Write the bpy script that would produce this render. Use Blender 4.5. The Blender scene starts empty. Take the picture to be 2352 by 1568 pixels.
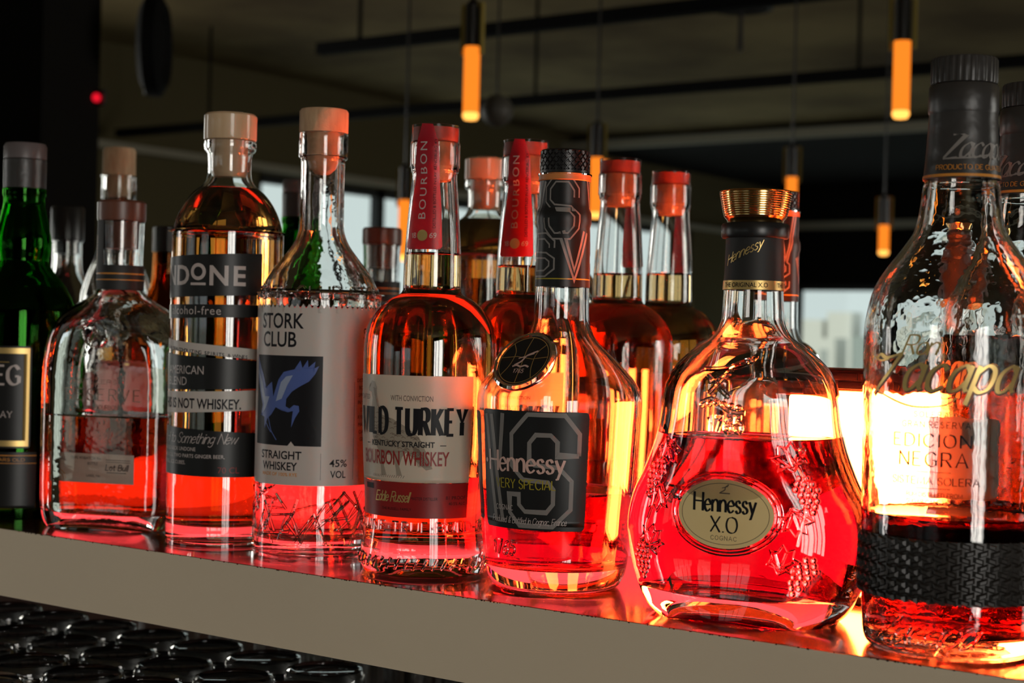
import bpy, bmesh, math, random
from math import sin, cos, pi, radians, sqrt
from mathutils import Vector, Matrix
from mathutils.geometry import tessellate_polygon

S = 0.01                      # everything below is written in centimetres
random.seed(7)
scene = bpy.context.scene
COL = scene.collection

# ------------------------------------------------------------------ camera
FPX, YAW, PITCH, ROLL = 3614.57, radians(35.60367), radians(0.38823), radians(1.38506)
CAM = Vector((38.068, -96.324, 15.728))
Fw = Vector((-sin(YAW) * cos(PITCH), cos(YAW) * cos(PITCH), -sin(PITCH)))
Rt = Vector((cos(YAW), sin(YAW), 0)); Up = Rt.cross(Fw)
R2 = Rt * cos(ROLL) + Up * sin(ROLL); U2 = -Rt * sin(ROLL) + Up * cos(ROLL)
cd = bpy.data.cameras.new('camera'); co = bpy.data.objects.new('camera', cd); COL.objects.link(co)
m = Matrix((R2, U2, -Fw)).transposed().to_4x4(); m.translation = CAM * S
co.matrix_world = m
cd.sensor_width = 36; cd.lens = FPX / 2352 * 36; cd.clip_start = .02; cd.clip_end = 20000
cd.dof.use_dof = True; cd.dof.focus_distance = .93; cd.dof.aperture_fstop = 11
scene.camera = co

# ------------------------------------------------------------------ view, world, light
scene.view_settings.view_transform = 'Standard'; scene.view_settings.look = 'None'
scene.view_settings.gamma = 1; scene.view_settings.use_curve_mapping = False
scene.view_settings.exposure = 0.0
cy = scene.cycles
cy.max_bounces = 20; cy.transmission_bounces = 20; cy.glossy_bounces = 8; cy.diffuse_bounces = 2
cy.transparent_max_bounces = 8; cy.volume_bounces = 0; cy.sample_clamp_indirect = 80; cy.blur_glossy = .6

world = bpy.data.worlds.new('sky'); scene.world = world; world.use_nodes = True
bg = world.node_tree.nodes['Background']; bg.inputs[0].default_value = (.72, .80, .81, 1); bg.inputs[1].default_value = 1.15

def daylight(name, loc, w, h, rot, rad, color=(1, .95, .88)):
    """an over-exposed daylight opening: area light filling the opening"""
    l = bpy.data.lights.new(name, 'AREA'); l.shape = 'RECTANGLE'; l.size = w * S; l.size_y = h * S
    l.energy = rad * pi * (w * S) * (h * S); l.color = color
    o = bpy.data.objects.new(name, l); COL.objects.link(o); o.location = Vector(loc) * S; o.rotation_euler = rot
    return o
daylight('window_daylight_far', (-120, -1190, 0), 110, 190, (radians(90), 0, radians(180)), 9)
daylight('window_daylight_right', (395, -350, 5), 170, 230, (radians(90), 0, radians(90)), 9)
daylight('window_daylight_left', (-595, -205, 5), 90, 190, (radians(90), 0, radians(-90)), 7)

# ------------------------------------------------------------------ materials
def mat(name):
    m = bpy.data.materials.new(name); m.use_nodes = True
    nt = m.node_tree; nt.nodes.clear()
    out = nt.nodes.new('ShaderNodeOutputMaterial')
    return m, nt, out
def pbr(name, col, rough=.5, metal=0, emis=None, estr=0, trans=0, ior=1.5, bump=None, var=None, coat=0, spec=.5):
    m, nt, out = mat(name); b = nt.nodes.new('ShaderNodeBsdfPrincipled')
    b.inputs['Base Color'].default_value = (*col, 1); b.inputs['Roughness'].default_value = rough
    b.inputs['Metallic'].default_value = metal; b.inputs['IOR'].default_value = ior
    b.inputs['Transmission Weight'].default_value = trans; b.inputs['Coat Weight'].default_value = coat
    b.inputs['Specular IOR Level'].default_value = spec
    if emis: b.inputs['Emission Color'].default_value = (*emis, 1); b.inputs['Emission Strength'].default_value = estr
    if var or bump:
        tc = nt.nodes.new('ShaderNodeTexCoord'); n = nt.nodes.new('ShaderNodeTexNoise')
    if var:      # (colour 2, noise scale, stretch)
        mp = nt.nodes.new('ShaderNodeMapping'); mp.inputs['Scale'].default_value = var[2]
        n.inputs['Scale'].default_value = var[1]; n.inputs['Detail'].default_value = 5
        nt.links.new(tc.outputs['Object'], mp.inputs[0]); nt.links.new(mp.outputs[0], n.inputs['Vector'])
        mx = nt.nodes.new('ShaderNodeMix'); mx.data_type = 'RGBA'
        r = nt.nodes.new('ShaderNodeMapRange'); r.inputs[1].default_value = .35; r.inputs[2].default_value = .68
        nt.links.new(n.outputs[0], r.inputs[0]); nt.links.new(r.outputs[0], mx.inputs[0])
        mx.inputs[6].default_value = (*col, 1); mx.inputs[7].default_value = (*var[0], 1)
        nt.links.new(mx.outputs[2], b.inputs['Base Color'])
    if bump:     # (scale, strength)
        n2 = nt.nodes.new('ShaderNodeTexNoise'); n2.inputs['Scale'].default_value = bump[0]
        nt.links.new(tc.outputs['Object'], n2.inputs['Vector'])
        bp = nt.nodes.new('ShaderNodeBump'); bp.inputs['Strength'].default_value = bump[1]; bp.inputs['Distance'].default_value = .002
        nt.links.new(n2.outputs[0], bp.inputs['Height']); nt.links.new(bp.outputs[0], b.inputs['Normal'])
    nt.links.new(b.outputs[0], out.inputs[0]); return m
def glassm(name, col=(1, 1, 1), ior=1.5, rough=0, bump=None):
    m, nt, out = mat(name); g = nt.nodes.new('ShaderNodeBsdfGlass')
    g.inputs['Color'].default_value = (*col, 1); g.inputs['IOR'].default_value = ior; g.inputs['Roughness'].default_value = rough
    if bump:
        tc = nt.nodes.new('ShaderNodeTexCoord'); n2 = nt.nodes.new('ShaderNodeTexNoise'); n2.inputs['Scale'].default_value = bump[0]
        nt.links.new(tc.outputs['Object'], n2.inputs['Vector'])
        bp = nt.nodes.new('ShaderNodeBump'); bp.inputs['Strength'].default_value = bump[1]; bp.inputs['Distance'].default_value = .004
        nt.links.new(n2.outputs[0], bp.inputs['Height']); nt.links.new(bp.outputs[0], g.inputs['Normal'])
    nt.links.new(g.outputs[0], out.inputs[0]); return m
def liquidm(name, t8):
    """spirit: t8 = colour left after 8 cm of it"""
    m, nt, out = mat(name); g = nt.nodes.new('ShaderNodeBsdfGlass'); g.inputs['IOR'].default_value = 1.36
    g.inputs['Roughness'].default_value = 0
    a = [-math.log(max(c, 1e-4)) / .08 for c in t8]; d = max(a)
    v = nt.nodes.new('ShaderNodeVolumeAbsorption'); v.inputs['Density'].default_value = d
    v.inputs['Color'].default_value = (*[1 - x / d for x in a], 1)
    nt.links.new(g.outputs[0], out.inputs[0]); nt.links.new(v.outputs[0], out.inputs['Volume']); return m
def paper(name, col, tr=.35, gloss=.12, var=None):
    m, nt, out = mat(name)
    d = nt.nodes.new('ShaderNodeBsdfDiffuse'); t = nt.nodes.new('ShaderNodeBsdfTranslucent')
    d.inputs[0].default_value = (*col, 1); t.inputs[0].default_value = (*col, 1)
    mx = nt.nodes.new('ShaderNodeMixShader'); mx.inputs[0].default_value = tr
    g = nt.nodes.new('ShaderNodeBsdfGlossy'); g.inputs['Roughness'].default_value = .35
    m2 = nt.nodes.new('ShaderNodeMixShader'); fr = nt.nodes.new('ShaderNodeFresnel'); fr.inputs[0].default_value = 1.4
    ml = nt.nodes.new('ShaderNodeMath'); ml.operation = 'MULTIPLY'; ml.inputs[1].default_value = gloss * 8
    nt.links.new(fr.outputs[0], ml.inputs[0]); nt.links.new(ml.outputs[0], m2.inputs[0])
    nt.links.new(d.outputs[0], mx.inputs[1]); nt.links.new(t.outputs[0], mx.inputs[2])
    nt.links.new(mx.outputs[0], m2.inputs[1]); nt.links.new(g.outputs[0], m2.inputs[2])
    nt.links.new(m2.outputs[0], out.inputs[0]); return m
def emit(name, col, s=1):
    m, nt, out = mat(name); e = nt.nodes.new('ShaderNodeEmission'); e.inputs[0].default_value = (*col, 1); e.inputs[1].default_value = s
    nt.links.new(e.outputs[0], out.inputs[0]); return m
def mirrorm():
    m, nt, out = mat('mirror_silver'); g = nt.nodes.new('ShaderNodeBsdfGlossy'); g.inputs[0].default_value = (.86, .88, .86, 1)
    g.inputs['Roughness'].default_value = 0; nt.links.new(g.outputs[0], out.inputs[0]); return m

M = dict(
    glass=glassm('clear_glass', (.985, .985, .98)), wavy=glassm('wavy_clear_glass', (.985, .985, .98), bump=(90, .05)),
    green=glassm('green_glass', (.13, .50, .09)), brown=glassm('brown_glass', (.75, .45, .2)),
    whiskey=liquidm('amber_whiskey', (.58, .18, .02)), cognac=liquidm('red_amber_cognac', (.5, .010, .07)),
    pale=liquidm('pale_whiskey', (.95, .30, .24)), rum=liquidm('dark_rum', (.5, .012, .01)), rum2=liquidm('deep_amber_rum', (.08, .022, .002)), dark=liquidm('dark_spirit', (.5, .10, .01)),
    cork=pbr('cork', (.62, .42, .25), .75, var=((.36, .20, .10), 60, (1.6, 1.6, .35)), bump=(300, .25)),
    wood=pbr('pale_turned_wood', (.66, .47, .29), .45, var=((.55, .36, .20), 30, (2, 2, .25)), coat=.5),
    walnut=pbr('dark_wood', (.16, .055, .03), .35, var=((.09, .03, .018), 40, (1, 1, .2))),
    black=pbr('black_plastic', (.012, .011, .011), .32), matt=pbr('matt_black', (.014, .013, .012), .6),
    foil=pbr('black_foil', (.035, .032, .03), .38, bump=(90, .35)),
    gold=pbr('polished_gold', (.80, .56, .25), .16, 1), goldp=pbr('gold_print', (.72, .50, .18), .38, .75),
    goldlab=pbr('brushed_gold_label', (1.0, .76, .36), .5, .05, var=((.92, .66, .28), 18, (1, 1, 1))),
    steel=pbr('grey_metal', (.35, .34, .33), .3, 1),
    p_cream=paper('cream_paper', (.88, .76, .60), .30, var=None), p_white=paper('white_paper', (.84, .79, .72), .36),
    p_black=paper('black_label', (.015, .0145, .014), .02), p_grey=paper('grey_print', (.27, .245, .225), .1),
    p_red=paper('dark_red_label', (.42, .022, .02), .38), p_strip=paper('red_neck_strip', (.62, .012, .03), .45, .2),
    ink=paper('black_ink', (.015, .014, .016), 0, .05), inkred=paper('red_ink', (.40, .035, .03), .3), inkbrown=paper('brown_ink', (.20, .14, .10), .2),
    silver=paper('pinkish_silver_print', (.52, .44, .41), 0, .2), blue=paper('blue_print', (.10, .15, .42), .1), pblue=paper('pale_blue_print', (.36, .42, .58), .1),
    pink=paper('pink_silver_print', (.78, .50, .42), .1, .2), yel=paper('olive_gold_print', (.42, .34, .03), .05), orange=paper('orange_print', (.75, .30, .05), .1),
    peach=paper('pale_back_label', (.50, .38, .27), .10), stamp=paper('red_stamp', (.5, .10, .09), .1),
    plastic=pbr('clear_seal_film', (.9, .88, .88), .08, trans=1, ior=1.15),
    fascia=pbr('greige_fascia_paint', (.74, .62, .45), .6, bump=(900, .04), var=((.71, .59, .43), 6, (1, 1, 1))),
    shelf=pbr('dark_lacquered_shelf', (.060, .024, .014), .17, var=((.035, .014, .009), 22, (.25, 2, 1)), coat=.3),
    lamp=emit('lamp_diffuser_glow', (1, .10, .016), 115), strip=emit('strip_diffuser_glow', (1, .055, .06), 2.4),
    tube=emit('amber_tube_glow', (1, .235, .018), 1.35), tubetip=emit('amber_tip_glow', (1, .42, .08), 2.6),
    redled=emit('red_indicator', (1, .01, .03), 1.0), brass=pbr('aged_brass', (.55, .42, .12), .35, 1),
    ceiling=pbr('dark_olive_ceiling', (.30, .23, .11), .9, spec=.1, var=((.12, .085, .045), 1.1, (1, 1, 1))), wall=pbr('near_black_wall', (.007, .006, .005), .9, spec=.1), rail=pbr('black_rail', (.004, .004, .004), .8, spec=.1),
    trim=pbr('pale_trim', (.30, .27, .20), .7), lowboard=pbr('brown_lacquered_board', (.13, .035, .022), .5), lwall=pbr('dull_olive_wall', (.11, .09, .045), .9, spec=.1), floor=pbr('dark_floor', (.02, .017, .014), .5), mirror=mirrorm(),
    bld=pbr('pale_concrete', (.75, .73, .68), .9), bld2=pbr('grey_concrete', (.34, .38, .36), .9), veg=pbr('dull_greenery', (.42, .43, .36), .9),
    pane=mat('window_glass')[0], dullglass=pbr('smoky_glass', (.07, .065, .055), .5, spec=.3),
)
_nt = M['pane'].node_tree; _t = _nt.nodes.new('ShaderNodeBsdfTransparent'); _t.inputs[0].default_value = (.94, .96, .95, 1)
_g = _nt.nodes.new('ShaderNodeBsdfGlossy'); _g.inputs['Roughness'].default_value = 0; _x = _nt.nodes.new('ShaderNodeMixShader'); _x.inputs[0].default_value = .04
_nt.links.new(_t.outputs[0], _x.inputs[1]); _nt.links.new(_g.outputs[0], _x.inputs[2]); _nt.links.new(_x.outputs[0], [n for n in _nt.nodes if n.type == 'OUTPUT_MATERIAL'][0].inputs[0])

# ------------------------------------------------------------------ object helpers
def thing(name, loc, rotz, label, cat, group=None):
    o = bpy.data.objects.new(name, None); COL.objects.link(o); o.empty_display_size = .03
    o.location = Vector(loc) * S; o.rotation_euler = (0, 0, rotz); o['label'] = label; o['category'] = cat
    if group: o['group'] = group
    return o
def link(name, me, parent=None):
    o = bpy.data.objects.new(name, me); COL.objects.link(o)
    if parent: o.parent = parent
    return o
def obj(name, verts, faces, mats, parent=None, smooth=True, fm=None, scale=S):
    me = bpy.data.meshes.new(name); me.from_pydata([tuple(c * scale for c in v) for v in verts], [], faces)
    for mm in (mats if isinstance(mats, (list, tuple)) else [mats]): me.materials.append(M[mm] if isinstance(mm, str) else mm)
    if fm:
        for p, k in zip(me.polygons, fm): p.material_index = k
    me.update()
    if smooth:
        me.polygons.foreach_set('use_smooth', [True] * len(me.polygons))
        try: me.set_sharp_from_angle(angle=radians(38))
        except Exception: pass
    return link(name, me, parent)
def structure(o): o['kind'] = 'structure'; return o
def tag(o, label, cat, group=None):
    o['label'] = label; o['category'] = cat
    if group: o['group'] = group
    return o
class MB:
    def __init__(s): s.v = []; s.f = []; s.m = []
    def add(s, v, f, mi=0):
        n = len(s.v); s.v += [tuple(p) for p in v]; s.f += [tuple(i + n for i in q) for q in f]; s.m += [mi] * len(f); return s
    def box(s, x0, x1, y0, y1, z0, z1, mi=0, bev=0):
        if bev:
            bm = bmesh.new(); bmesh.ops.create_cube(bm, size=1)
            for v in bm.verts: v.co = Vector(((x0 + x1) / 2 + v.co.x * (x1 - x0), (y0 + y1) / 2 + v.co.y * (y1 - y0), (z0 + z1) / 2 + v.co.z * (z1 - z0)))
            bmesh.ops.bevel(bm, geom=bm.edges[:], offset=bev, segments=3, affect='EDGES', profile=.5)
            bm.verts.index_update(); s.add([v.co[:] for v in bm.verts], [[v.index for v in f.verts] for f in bm.faces], mi); bm.free(); return s
        v = [(x, y, z) for z in (z0, z1) for y in (y0, y1) for x in (x0, x1)]
        return s.add(v, [(0, 2, 3, 1), (4, 5, 7, 6), (0, 1, 5, 4), (2, 6, 7, 3), (0, 4, 6, 2), (1, 3, 7, 5)], mi)
    def tube(s, pts, r, seg=8, mi=0, caps=True):
        pts = [Vector(p) for p in pts]; n = len(pts); V = []; F = []
        for i, p in enumerate(pts):
            d = (pts[min(i + 1, n - 1)] - pts[max(i - 1, 0)]).normalized()
            a = Vector((0, 0, 1)) if abs(d.z) < .9 else Vector((1, 0, 0)); u = d.cross(a).normalized(); w = d.cross(u)
            rr = r[i] if isinstance(r, (list, tuple)) else r
            V += [p + (u * cos(2 * pi * k / seg) + w * sin(2 * pi * k / seg)) * rr for k in range(seg)]
        for i in range(n - 1):
            for k in range(seg): F.append((i * seg + k, i * seg + (k + 1) % seg, (i + 1) * seg + (k + 1) % seg, (i + 1) * seg + k))
        if caps: F.append(tuple(range(seg))[::-1]); F.append(tuple((n - 1) * seg + k for k in range(seg)))
        return s.add(V, F, mi)
    def ball(s, c, r, mi=0, seg=10, rings=6, sc=(1, 1, 1)):
        prof = [(r * sin(pi * i / rings), -r * cos(pi * i / rings)) for i in range(rings + 1)]
        v, f = lathe(prof, seg); return s.add([(c[0] + x * sc[0], c[1] + y * sc[1], c[2] + z * sc[2]) for x, y, z in v], f, mi)
    def lathe(s, prof, seg=48, mi=0, c=(0, 0, 0), **k):
        v, f = lathe(prof, seg, **k); return s.add([(c[0] + x, c[1] + y, c[2] + z) for x, y, z in v], f, mi)
    def build(s, name, mats, parent=None, smooth=True): return obj(name, s.v, s.f, mats, parent, smooth, s.m)

def cat(pts, sub=6, closed=False):
    """Catmull-Rom through points (any dimension)"""
    P = [Vector(p) if len(p) > 2 else Vector((p[0], p[1], 0)) for p in pts]; n = len(P); out = []
    for i in range(n if closed else n - 1):
        if closed: a, b, c, d = P[(i - 1) % n], P[i], P[(i + 1) % n], P[(i + 2) % n]
        else:
            b, c = P[i], P[i + 1]; a = P[i - 1] if i else b * 2 - c; d = P[i + 2] if i + 2 < n else c * 2 - b
        for k in range(sub):
            t = k / sub; out.append(.5 * ((2 * b) + (c - a) * t + (2 * a - 5 * b + 4 * c - d) * t * t + (3 * b - a - 3 * c + d) * t ** 3))
    if not closed: out.append(P[-1])
    return [tuple(p)[:len(pts[0])] for p in out]

def monot(ps, sub=4):
    """smooth a (r,z) profile, a repeated point makes a sharp corner"""
    out = []; run = []
    for p in ps:
        if run and p == run[-1]:
            out += cat(run, sub) if len(run) > 2 else run; run = [p]
        else: run.append(p)
    out += cat(run, sub) if len(run) > 2 else run
    res = []
    for p in out:
        if not res or abs(p[0] - res[-1][0]) + abs(p[1] - res[-1][1]) > 1e-5: res.append((max(0, p[0]), p[1]))
    return res

def super_xy(phi, a, b, n):
    """phi=0 is local -Y (the label side), positive to +X"""
    s, c = sin(phi), cos(phi)
    x = math.copysign(abs(s) ** (2 / n), s) * a; y = -math.copysign(abs(c) ** (2 / n), c) * b
    return x, y
def lathe(prof, seg=64, ab=None, rmod=None):
    """prof: (r,z) list; ab(r,z)->(a,b,n) for oval bodies. Poles where r==0. Faces point outwards for bottom->top profiles."""
    V = []; F = []; rings = []
    for r, z in prof:
        if r < 1e-6: rings.append([len(V)]); V.append((0, 0, z)); continue
        a, b, n = ab(r, z) if ab else (r, r, 2)
        ring = []
        for k in range(seg):
            ph = 2 * pi * k / seg; q = rmod(ph, z, r) if rmod else 0
            if n == 2: x, y = (a + q) * sin(ph), -(b + q) * cos(ph)
            else: x, y = super_xy(ph, a + q, b + q, n)
            ring.append(len(V)); V.append((x, y, z))
        rings.append(ring)
    for A, B in zip(rings, rings[1:]):
        if len(A) == 1 and len(B) == 1: continue
        for k in range(seg):
            k2 = (k + 1) % seg
            if len(A) == 1: F.append((A[0], B[k2], B[k]))
            elif len(B) == 1: F.append((A[k], A[k2], B[0]))
            else: F.append((A[k], A[k2], B[k2], B[k]))
    return V, F

def interp(tab, z):
    if z <= tab[0][1]: return tab[0][0]
    for (r0, z0), (r1, z1) in zip(tab, tab[1:]):
        if z0 <= z <= z1 and z1 > z0: return r0 + (r1 - r0) * (z - z0) / (z1 - z0)
    return tab[-1][0]

class Bottle:
    """glass shell + spirit, from an outer side profile (r,z) foot->lip"""
    def __init__(s, side, thick=.32, floor=1.2, punt=.5, ab=None, seg=72, neck_t=.25, foot=.35):
        s.side = monot(side); s.ab = ab; s.seg = seg; s.t = thick; s.floor = floor
        r0 = s.side[0][0]
        s.base = monot([(0, punt), (r0 * .55, punt * .8), (r0 - foot - .35, .18), (r0 - foot, 0)], 4)
        s.outer = s.base + [p for p in s.side]
        rmax = max(r for r, z in s.side); top = s.side[-1][1]; rl = s.side[-1][0]
        def tt(r, z):
            k = min(1, max(0, (r - rl) / max(.01, rmax - rl))); return neck_t + (thick - neck_t) * k
        inn = []
        for i, (r, z) in enumerate(s.side):
            if z > floor + .05: inn.append((max(.2, r - tt(r, z)), z))
        # inner side: offset horizontally less where shoulder is flat -> offset along normal
        out2 = []
        for i, (r, z) in enumerate(s.side):
            a = s.side[max(0, i - 1)]; b = s.side[min(len(s.side) - 1, i + 1)]
            d = Vector((b[0] - a[0], b[1] - a[1])); 
            if d.length < 1e-6: continue
            d.normalize(); t = tt(r, z); q = (r - d.y * t, z + d.x * t)
            if q[1] > floor + .5 and q[1] < top - .02 and (not out2 or q[1] > out2[-1][1] + .01) and q[0] > .2: out2.append(q)
        rb = out2[0][0]
        s.inner = monot([(0, floor + .12), (rb * .5, floor + .06), (rb - .5, floor), (rb - .12, floor + .14), (rb, floor + .5)], 3) + out2 + [(out2[-1][0], top)]
    def R(s, z): return interp(s.side, z)
    def glass(s, parent, m='glass', name='glass_body', label=None):
        prof = s.outer + s.inner[::-1]
        v, f = lathe(prof, s.seg, s.ab); o = obj(name, v, f, m, parent)
        if label: o['label'] = label
        return o
    def liquid(s, parent, level, m='whiskey', tilt=0):
        e = .02; pr = [(r + (e if r > 0 else 0), z - (e if z < s.floor + .6 else 0)) for r, z in s.inner if z < level - .1]
        rr = interp([(r, z) for r, z in s.inner if z > s.floor + .4], level) + e
        pr += [(rr, level + .08), (rr - .12, level + .0), (rr - .35, level - .05), (0, level - .06)]
        v, f = lathe(pr, s.seg, s.ab); return obj('spirit', v, f, m, parent)
    def wrap(s, R0, off=.02):
        if s.ab:
            def fn(u, z, h):
                r = s.R(z); a, b, n = s.ab(r, z); x = max(-a * .995, min(a * .995, u))
                y = -b * (1 - (abs(x) / a) ** n) ** (1 / n)
                return (x * (1 + (off + h) / a * .5), y - off - h, z)
        else:
            def fn(u, z, h):
                r = s.R(z) + off + h; ph = u / R0; return (r * sin(ph), -r * cos(ph), z)
        return fn

# ------------------------------------------------------------------ stroke lettering
GL = {
'A': (.8, '0,0 .4,1 .8,0;.14,.35 .66,.35'), 'B': (.66, '0,0 0,1;~0,1 .4,1 .56,.88 .56,.65 .4,.53 0,.53;~0,.53 .45,.53 .65,.42 .66,.15 .48,0 0,0'),
'C': (.75, '~.72,.8 .52,1 .25,.95 .04,.74 0,.5 .04,.26 .25,.04 .52,0 .74,.2'), 'D': (.75, '0,0 0,1;~0,1 .35,1 .65,.84 .75,.5 .65,.16 .35,0 0,0'),
'E': (.6, '0,0 0,1;0,1 .57,1;0,.52 .46,.52;0,0 .6,0'), 'F': (.58, '0,0 0,1;0,1 .57,1;0,.5 .45,.5'),
'G': (.8, '~.74,.82 .52,1 .25,.95 .04,.74 0,.5 .04,.26 .25,.04 .52,0 .76,.12;.76,.1 .76,.44;.5,.44 .76,.44'), 'H': (.74, '0,0 0,1;.74,0 .74,1;0,.52 .74,.52'),
'I': (.02, '.01,0 .01,1'), 'J': (.45, '~.42,1 .42,.25 .3,.02 .1,0 0,.15'), 'K': (.7, '0,0 0,1;.64,1 .02,.42;.2,.6 .7,0'), 'L': (.55, '0,1 0,0;0,0 .55,0'),
'M': (.9, '0,0 .04,1 .45,.12 .86,1 .9,0'), 'N': (.74, '0,0 0,1;0,1 .74,0;.74,0 .74,1'), 'O': (.82, '~.41,1 .12,.88 0,.5 .12,.12 .41,0 .7,.12 .82,.5 .7,.88 .41,1'),
'P': (.62, '0,0 0,1;~0,1 .4,1 .6,.88 .6,.6 .4,.47 0,.47'), 'Q': (.82, '~.41,1 .12,.88 0,.5 .12,.12 .41,0 .7,.12 .82,.5 .7,.88 .41,1;.5,.25 .85,-.1'),
'R': (.66, '0,0 0,1;~0,1 .4,1 .6,.88 .6,.62 .4,.5 0,.5;.3,.5 .66,0'), 'S': (.58, '~.54,.82 .4,.98 .2,.99 .04,.84 .05,.65 .28,.53 .5,.41 .57,.2 .42,.02 .2,0 .01,.18'),
'T': (.7, '.35,0 .35,1;0,1 .7,1'), 'U': (.7, '~0,1 0,.5 .02,.2 .15,.03 .35,0 .55,.03 .68,.2 .7,.5 .7,1'), 'V': (.76, '0,1 .38,0 .76,1'), 'W': (1.05, '0,1 .27,0 .52,.9 .78,0 1.05,1'),
'X': (.72, '0,1 .72,0;.72,1 0,0'), 'Y': (.72, '0,1 .36,.48 .72,1;.36,.48 .36,0'), 'Z': (.65, '0,1 .65,1 0,0 .65,0'),
'1': (.3, '0,.8 .2,1 .2,0'), '7': (.55, '0,1 .55,1 .2,0'), '6': (.55, '~.5,.95 .2,.8 .02,.45 .05,.1 .28,0 .5,.12 .53,.35 .35,.52 .1,.4'), '5': (.52, '.48,1 .08,1;~.08,1 .05,.56 .3,.62 .5,.45 .5,.15 .3,0 .02,.1'),
'4': (.55, '.4,0 .4,1 0,.3 .55,.3'), '0': (.55, '~.27,1 .05,.85 0,.5 .05,.15 .27,0 .5,.15 .55,.5 .5,.85 .27,1'), '8': (.5, '~.25,.52 .05,.7 .1,.95 .25,1 .42,.95 .46,.7 .25,.52 .02,.32 .05,.05 .25,0 .46,.05 .5,.32 .25,.52'),
'9': (.53, '~.5,.62 .3,.45 .08,.55 .05,.8 .25,1 .48,.9 .52,.6 .4,.2 .15,0'), '2': (.5, '~.02,.8 .15,.98 .38,.96 .46,.75 .35,.5 0,0;0,0 .5,0'), '3': (.5, '~.03,.85 .2,1 .42,.9 .42,.65 .2,.53 .45,.45 .48,.12 .25,0 .0,.12'), '%': (.7, '.6,1 .1,0;~.15,1 .02,.85 .15,.65 .28,.85 .15,1;~.55,.35 .42,.2 .55,0 .68,.2 .55,.35'),
'.': (.08, '.02,.0 .06,.06'), ',': (.08, '.06,.06 0,-.12'), '-': (.35, '.03,.4 .32,.4'), '&': (.7, '~.68,0 .2,.6 .2,.9 .38,.98 .5,.8 .1,.35 .05,.12 .25,0 .45,.08 .65,.4'), "'": (.06, '.03,1 .03,.8'), '*': (.2, '.1,.3 .1,.55;0,.42 .2,.42'),
'a': (.5, '~.45,.5 .28,.64 .06,.5 0,.28 .08,.04 .26,.03 .44,.25;.46,.64 .46,.1 .54,0'), 'b': (.48, '0,1 0,0;~0,.15 .25,0 .46,.15 .46,.5 .25,.64 0,.45'), 'c': (.44, '~.43,.52 .26,.64 .06,.52 0,.3 .07,.08 .25,0 .45,.12'),
'd': (.5, '~.46,.45 .25,.64 .04,.5 .02,.15 .22,0 .46,.18;.48,1 .48,0'), 'e': (.48, '~.02,.34 .47,.38 .4,.57 .25,.64 .06,.52 0,.3 .08,.08 .26,0 .48,.14'), 'f': (.35, '~.38,.95 .22,1 .14,.8 .13,0;0,.6 .32,.6'),
'g': (.5, '~.45,.5 .25,.64 .04,.5 .04,.2 .22,.05 .45,.22;~.48,.64 .48,-.1 .3,-.32 .05,-.25'), 'h': (.48, '0,0 0,1;~0,.42 .2,.64 .4,.58 .46,.4 .46,0'), 'i': (.05, '.02,0 .02,.64;.0,.84 .05,.88'), 'k': (.45, '0,0 0,1;.42,.64 .02,.25;.14,.36 .45,0'),
'l': (.03, '.02,0 .02,1'), 'm': (.8, '0,0 0,.64;~0,.42 .16,.63 .33,.6 .38,.42 .38,0;~.38,.42 .54,.63 .72,.6 .78,.42 .78,0'), 'n': (.48, '0,0 0,.64;~0,.42 .2,.64 .4,.58 .46,.4 .46,0'), 'o': (.5, '~.25,.64 .05,.52 0,.3 .07,.08 .25,0 .43,.08 .5,.32 .43,.54 .25,.64'),
'p': (.5, '0,.64 0,-.32;~0,.45 .22,.64 .44,.55 .5,.3 .42,.06 .22,0 0,.14'), 'r': (.36, '0,0 0,.64;~0,.4 .12,.6 .25,.64 .36,.56'), 's': (.38, '~.35,.52 .24,.64 .08,.62 .02,.48 .1,.37 .28,.29 .38,.16 .3,.02 .13,0 0,.12'), 't': (.34, '~.13,.9 .13,.2 .2,.02 .34,.06;0,.64 .3,.64'),
'u': (.48, '~0,.64 0,.2 .1,.02 .25,.02 .44,.2;.46,.64 .46,0'), 'w': (.75, '0,.64 .18,0 .37,.6 .56,0 .75,.64'), 'y': (.5, '0,.64 .25,.04;.5,.64 .25,.04 .12,-.28 0,-.3'), 'z': (.42, '0,.64 .4,.64 0,0 .42,0'), 'x': (.45, '0,.64 .45,0;.45,.64 0,0'), 'v': (.46, '0,.64 .23,0 .46,.64'),
}
def glyph(ch):
    w, s = GL[ch]; out = []
    for st in s.split(';'):
        sm = st.startswith('~'); pts = [tuple(float(q) for q in p.split(',')) for p in st.lstrip('~').split()]
        if sm: pts = cat(pts, 5)
        out.append(pts)
    return w, out
def text_strokes(t, h, x=0, y=0, sx=1, gap=.22, slant=0, align='c', width=None, arc=None):
    """-> list of polylines; h cap height"""
    strokes = []; cx = 0
    for ch in t:
        if ch == ' ': cx += .42; continue
        w, st = glyph(ch)
        for s in st: strokes.append([((px + cx) + slant * py / max(sx, .01), py) for px, py in s])
        cx += w + gap
    tot = cx - gap
    if width: sx = width / (tot * h)
    ox = {'c': -tot / 2, 'l': 0, 'r': -tot}[align]
    return [[(x + (px + ox) * h * sx, y + py * h) for px, py in s] for s in strokes]

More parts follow.
